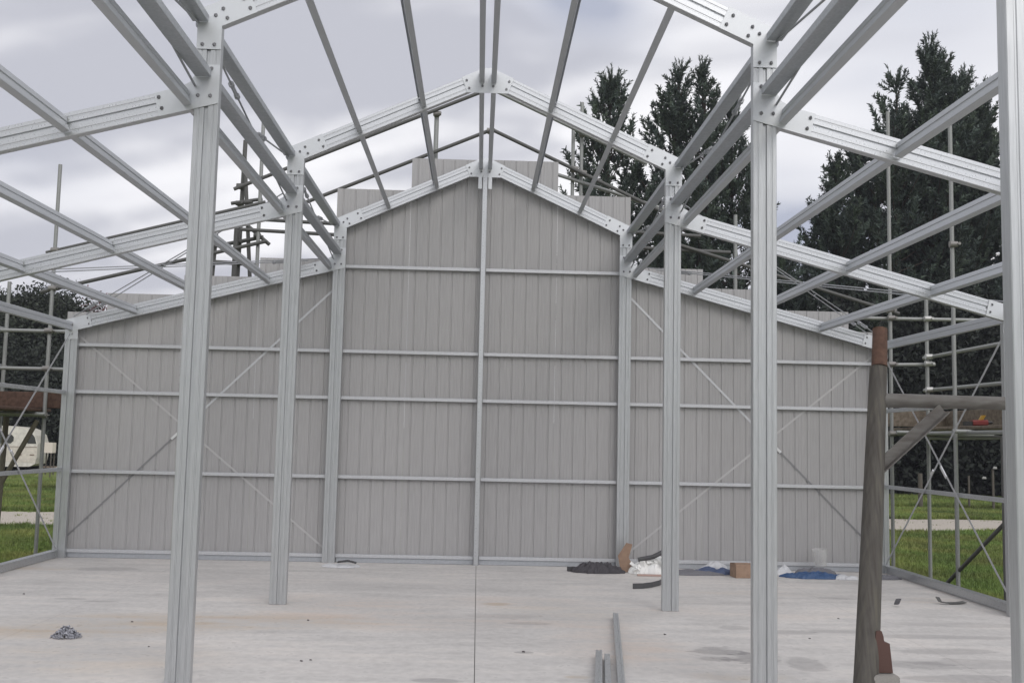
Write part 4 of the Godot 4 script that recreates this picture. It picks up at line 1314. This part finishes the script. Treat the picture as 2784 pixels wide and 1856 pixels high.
# ---------------------------------------------------------------- yard
func yard() -> void:
	# caravan at the far left
	var t := thing("caravan", "small cream caravan with rounded roof parked on the grass at the far left", "caravan", Vector3(-17.75, GROUND, -30.0))
	t.rotation.y = 0.16
	var prof := PackedVector2Array([Vector2(0.0, 0.48), Vector2(0.06, 0.75), Vector2(0.06, 1.30), Vector2(-0.04, 1.62), Vector2(-0.22, 1.82), Vector2(-0.55, 1.94), Vector2(-1.3, 1.99), Vector2(-3.0, 1.98), Vector2(-3.5, 1.90), Vector2(-3.8, 1.65), Vector2(-3.9, 1.2), Vector2(-3.85, 0.6), Vector2(-3.75, 0.45), Vector2(-1.9, 0.36), Vector2(-0.2, 0.38)])
	var st := mb()
	extrude(st, prof, Vector3(0, 0, -1.9), Vector3(0, 0, 0), Vector3.RIGHT, Vector3.UP)
	var body := obj("body", st, M.caravan, t)
	st = mb()
	extrude(st, PackedVector2Array([Vector2(-3.86, 0.62), Vector2(-0.01, 0.55), Vector2(0.05, 0.78), Vector2(0.055, 1.15), Vector2(-3.89, 1.15)]), Vector3(0, 0, 0.002), Vector3(0, 0, 0.014), Vector3.RIGHT, Vector3.UP)
	obj("lower_panel", st, M.caravan_low, t)
	st = mb()
	box(st, Vector3(-1.9, 1.165, 0.014), Vector3(3.9, 0.022, 0.022))
	obj("side_moulding", st, M.trim, t)
	var wins := [[-1.15, 1.47, 0.62, 0.36], [-2.55, 1.47, 0.8, 0.36]]
	for w in wins:
		st = mb()
		extrude(st, chamfer_poly(w[2] + 0.07, w[3] + 0.07, 0.12), Vector3(w[0], w[1], 0.003), Vector3(w[0], w[1], 0.018), Vector3.RIGHT, Vector3.UP)
		var wf := obj("window", st, M.caravan, t)
		st = mb()
		extrude(st, chamfer_poly(w[2], w[3], 0.10), Vector3(w[0], w[1], 0.012), Vector3(w[0], w[1], 0.022), Vector3.RIGHT, Vector3.UP)
		obj("pane", st, M.glass_dark, wf)
	st = mb()
	extrude(st, PackedVector2Array([Vector2(-0.32, 1.30), Vector2(0.015, 1.30), Vector2(-0.06, 1.56), Vector2(-0.17, 1.70), Vector2(-0.28, 1.66)]), Vector3(0, 0, 0.004), Vector3(0, 0, 0.018), Vector3.RIGHT, Vector3.UP)
	obj("corner_window", st, M.glass_dark, t)
	for q in [[-0.12, 0.85, 0.16, 0.05], [-0.55, 0.86, 0.07, 0.08]]:
		st = mb()
		box(st, Vector3(q[0], q[1], 0.022), Vector3(q[2], q[3], 0.016))
		obj("vent", st, M.trim, t)
	st = mb()
	tube(st, Vector3(-1.95, 0.30, -0.18), Vector3(-1.95, 0.30, 0.0), 0.30, 0.30, 20)
	obj("wheel", st, M.tyre, t)
	st = mb()
	box(st, Vector3(0.45, 0.35, -0.9), Vector3(0.9, 0.07, 0.08))
	obj("drawbar", st, M.trim, t)
	# pale cabinet beside it
	t = thing("white_cabinet", "pale box on legs on the grass to the right of the caravan", "cabinet", Vector3(-15.6, GROUND, -26.0))
	st = mb()
	extrude(st, chamfer_poly(0.36, 0.36, 0.02), Vector3(0, 1.03, 0), Vector3(0, 1.40, 0), Vector3.RIGHT, Vector3(0, 0, 1))
	obj("box_body", st, M.white_box, t)
	for k in 4:
		st = mb()
		tube(st, Vector3(-0.14 if k % 2 == 0 else 0.14, 0, -0.14 if k < 2 else 0.14), Vector3(-0.14 if k % 2 == 0 else 0.14, 1.03, -0.14 if k < 2 else 0.14), 0.025, 0.025, 8)
		obj("leg", st, M.post_wood, t)
	st = mb()
	heap(st, 0.5, 0.35, 0.18, 607, 0.02)
	tag(obj("white_bucket_scrap", st, M.white_bag, self, Vector3(-15.3, GROUND + 0.42, -26.4)), "small white scrap on a low mound below the pale box", "scrap")
	st = mb()
	heap(st, 2.6, 1.2, 0.44, 611, 0.003)
	tag(obj("earth_mound", st, M.ground, self, Vector3(-15.2, GROUND, -26.5)), "low grassy mound of earth below the pale box", "mound")
	# fence posts and timber at the right
	var posts := [[13.95, -20.0, 1.1, 0.15], [15.6, -20.2, 1.05, 0.07], [16.28, -20.0, 1.28, 0.08], [11.6, -20.4, 1.1, 0.12], [18.6, -20.3, 1.15, 0.12]]
	var words := ["thick weathered fence post standing left before the dark pines", "thin short fence post between two taller ones before the dark pines", "slim fence post with pale top, right of the wall strap crossing", "fence post before the dark pines hidden next to the trestle post", "rightmost fence post before the dark pines"]
	for i in 3:
		var p = posts[i]
		st = mb()
		tube(st, Vector3.ZERO, Vector3(0, p[2], 0), p[3] * 0.5, p[3] * 0.45, 10)
		tag(obj("fence_post", st, M.post_wood, self, Vector3(p[0], GROUND, p[1])), words[i], "fence post", "fence posts before the pines")
	for q in [[Vector3(15.95, 0.62, -19.9), "pale blossom-like tag low beside the slim fence post"], [Vector3(16.3, 0.94, -19.9), "pale cap on top of the slim fence post"]]:
		st = mb()
		heap(st, 0.12, 0.10, 0.09, 71, 0.05)
		tag(obj("pale_tag", st, M.pale_dull, self, q[0]), q[1], "tag")
	var boards := [[Vector3(16.9, -0.22, -27.6), 1.3, 0.06, "pale plank on the pile, left end, before the dark pines"], [Vector3(17.0, -0.13, -27.9), 1.5, -0.04, "upper pale plank lying on the left end of the timber pile"], [Vector3(18.9, -0.12, -28.0), 2.2, 0.02, "long pale plank stretching right along the grass before the pines"], [Vector3(16.8, -0.30, -27.0), 1.5, 0.1, "dark damp plank under the pale timber pile"]]
	for i in 4:
		var b = boards[i]
		st = mb()
		extrude(st, chamfer_poly(0.2, 0.055, 0.008), Vector3(-b[1] * 0.5, 0, 0), Vector3(b[1] * 0.5, 0, 0), Vector3(0, 0, 1), Vector3.UP)
		var o := obj("timber_plank", st, M.pale_timber if i < 3 else M.post_wood, self, b[0])
		o.rotation.y = b[2]
		tag(o, b[3], "plank", "timber planks in the grass")

# ---------------------------------------------------------------- trees
func trees() -> void:
	for k in 4:
		shoots.append(shoot_mesh(46, 900 + k, 0.075, 0.28, 0.75))
	pine("leftmost pine, slim with a pointed tip, behind the right main roof slope", Vector3(5.30, GROUND, -30.0), 17.0, 1.95, 0.16, 1.15, 11)
	pine("left stem of the twin-topped pine", Vector3(8.25, GROUND, -30.5), 17.6, 2.1, 0.14, 1.1, 12)
	pine("right stem of the twin-topped pine, its tip slightly taller", Vector3(9.05, GROUND, -30.0), 17.7, 2.2, 0.12, 1.1, 13, 2)
	pine("narrow pine partly hidden behind the beams just left of the right nearest column", Vector3(10.65, GROUND, -30.2), 16.2, 2.5, 0.1, 1.15, 14)
	pine("lower broad pine right of the second column from right, open sky beside it", Vector3(14.6, GROUND, -29.5), 13.4, 3.0, 0.05, 1.25, 15)
	pine("ragged pine between the lower broad pine and the tufted pine", Vector3(16.0, GROUND, -30.4), 14.6, 2.9, 0.05, 1.2, 25)
	pine("short ragged pine at the left foot of the pine cluster", Vector3(12.9, GROUND, -31.4), 9.6, 2.4, 0.05, 1.25, 26)
	pine("pine with a top tuft above a bare gap, left of the tallest pine", Vector3(17.2, GROUND, -29.5), 17.3, 2.9, 0.07, 1.0, 16, 1, 0.89)
	pine("tallest pine with a long pointed spire at the right", Vector3(18.9, GROUND, -30.0), 18.9, 2.4, 0.07, 1.25, 17, 2)
	pine("pine leaning on the right flank of the tallest pine", Vector3(19.7, GROUND, -31.0), 18.9, 2.3, 0.07, 1.2, 18)
	pine("pine with a rounded top second from the right edge column", Vector3(20.4, GROUND, -30.3), 17.8, 2.2, 0.07, 1.25, 19)
	pine("rightmost dense pine, beside the column at the right edge", Vector3(21.5, GROUND, -31.0), 17.4, 2.5, 0.06, 1.3, 20)
	pine("short dense pine in the back row behind the tufted pine", Vector3(16.2, GROUND, -34.0), 13.5, 3.0, 0.06, 1.25, 21)
	pine("short dense pine in the back row right of the tallest pine", Vector3(21.0, GROUND, -34.5), 15.0, 3.0, 0.05, 1.3, 22)
	pine("broad short pine behind the twin-topped pine", Vector3(8.6, GROUND, -33.5), 11.5, 3.2, 0.08, 1.2, 23)
	# dense scrub under the pines, canopy shade put into its near-black colour
	var k := 0
	for p in [[13.2, -27.8, 4.2, 6.0], [16.4, -28.0, 4.6, 7.0], [19.6, -27.9, 4.6, 7.0], [22.8, -28.2, 4.4, 7.5], [10.2, -28.6, 4.2, 5.6], [26.2, -28.5, 5.0, 7.0]]:
		bush("scrub_bush", ["dense near-black scrub under the pines, beside the trestle post", "dense near-black scrub below the tufted pine", "dense near-black scrub below the tallest pine", "dense near-black scrub at the right edge column", "near-black scrub behind the right end of the gable wall", "near-black scrub beyond the right edge column"][k], "bush", "dark scrub under the pines", Vector3(p[0], GROUND, p[1]), p[2] * 1.35, p[3], 3.0, 2600, 700 + k, Color(0.014, 0.019, 0.014))
		k += 1
	# rounded dark trees far left
	bush("round_tree", "rounded dark tree crown at the left edge above the scaffold board", "tree", "dark trees at the far left", Vector3(-21.6, GROUND, -36.0), 5.4, 8.0, 4.5, 2600, 801, Color(0.024, 0.031, 0.020))
	bush("round_tree", "lower rounded dark tree right of the leftmost crown, ending at the scaffold upright", "tree", "dark trees at the far left", Vector3(-19.6, GROUND, -37.0), 3.2, 7.6, 3.5, 1700, 802, Color(0.022, 0.029, 0.019))
	bush("round_tree", "dark undergrowth tree behind the caravan and the pale box", "tree", "dark trees at the far left", Vector3(-17.0, GROUND, -37.5), 4.6, 5.4, 3.5, 1700, 803, Color(0.020, 0.026, 0.018))
	bush("round_tree", "dense dark hedge tree straight behind the caravan roof", "tree", "dark trees at the far left", Vector3(-20.5, GROUND, -34.0), 6.0, 5.0, 2.6, 2000, 804, Color(0.018, 0.024, 0.017))
	bush("round_tree", "thin reddish far tree top just above the left eave corner", "tree", "dark trees at the far left", Vector3(-19.3, GROUND, -40.0), 1.4, 8.4, 1.4, 260, 805, Color(0.12, 0.06, 0.055))

# ---------------------------------------------------------------- grass
func grass() -> void:
	var r := RandomNumberGenerator.new()
	r.seed = 321
	var st := mb()
	for i in 9:
		var a := r.randf() * TAU
		var b := Vector3(cos(a) * r.randf() * 0.05, 0, sin(a) * r.randf() * 0.05)
		var d := Vector3(cos(a) * r.randf_range(0.2, 0.8), 1, sin(a) * r.randf_range(0.2, 0.8)).normalized() * r.randf_range(0.05, 0.11)
		var s := Vector3(-sin(a), 0, cos(a)) * 0.006
		tri(st, b - s, b + s, b + d)
	var tuft := st.commit()
	var n := FastNoiseLite.new()
	n.seed = 2
	n.frequency = 0.05
	var pn := FastNoiseLite.new()
	pn.seed = 14
	pn.frequency = 0.6
	var hue := FastNoiseLite.new()
	hue.seed = 44
	hue.frequency = 0.35
	var xf := []
	var cols := []
	for side in [-1.0, 1.0]:
		var want := 60000 if side > 0 else 36000
		for i in want:
			var dist := 9.0 + 34.0 * pow(r.randf(), 1.25)
			var z := 12.67 - dist
			var x: float
			if side > 0:
				x = dist * r.randf_range(0.36, 0.56)
				if x < 5.12 and z > -0.5:
					continue
			else:
				x = -dist * r.randf_range(0.36, 0.50)
				if x > -5.12 and z > -0.5:
					continue
			var zc := -9.75 - 0.145 * (x + 9.0)
			var za := zc - 2.15 + 0.35 * pn.get_noise_2d(x, 0)
			var zb := zc + 2.15 + 0.45 * pn.get_noise_2d(x, 50)
			if z > za + 0.05 and z < zb - 0.05 and r.randf() > 0.012:
				continue
			var y := GROUND + 0.05 * n.get_noise_2d(x, z) * clampf((Vector2(x, z).length() - 9.0) / 12.0, 0.0, 1.0)
			var s := r.randf_range(0.7, 1.35) * (1.0 if z > -20 else 1.9)
			if absf(z - za) < 0.25 or absf(z - zb) < 0.25:
				s *= 1.2
			xf.append(Transform3D(Basis(Vector3.UP, r.randf() * TAU).scaled_local(Vector3(s * 1.3, s, s * 1.3)), Vector3(x, y, z)))
			var v := 0.9 + 0.5 * hue.get_noise_2d(x, z) + r.randf_range(-0.22, 0.22)
			var yel := clampf(0.35 + 0.9 * hue.get_noise_2d(x * 1.7 + 40, z * 1.7), 0.0, 1.0)
			cols.append(Color(lerpf(0.135, 0.235, yel) * v, lerpf(0.205, 0.245, yel) * v, lerpf(0.045, 0.070, yel) * v))
	var g := multimesh("grass", tuft, xf, cols, M.blade, self)
	stuff(g)
	tag(g, "short mown green grass beside the shed and the gravel path", "grass")
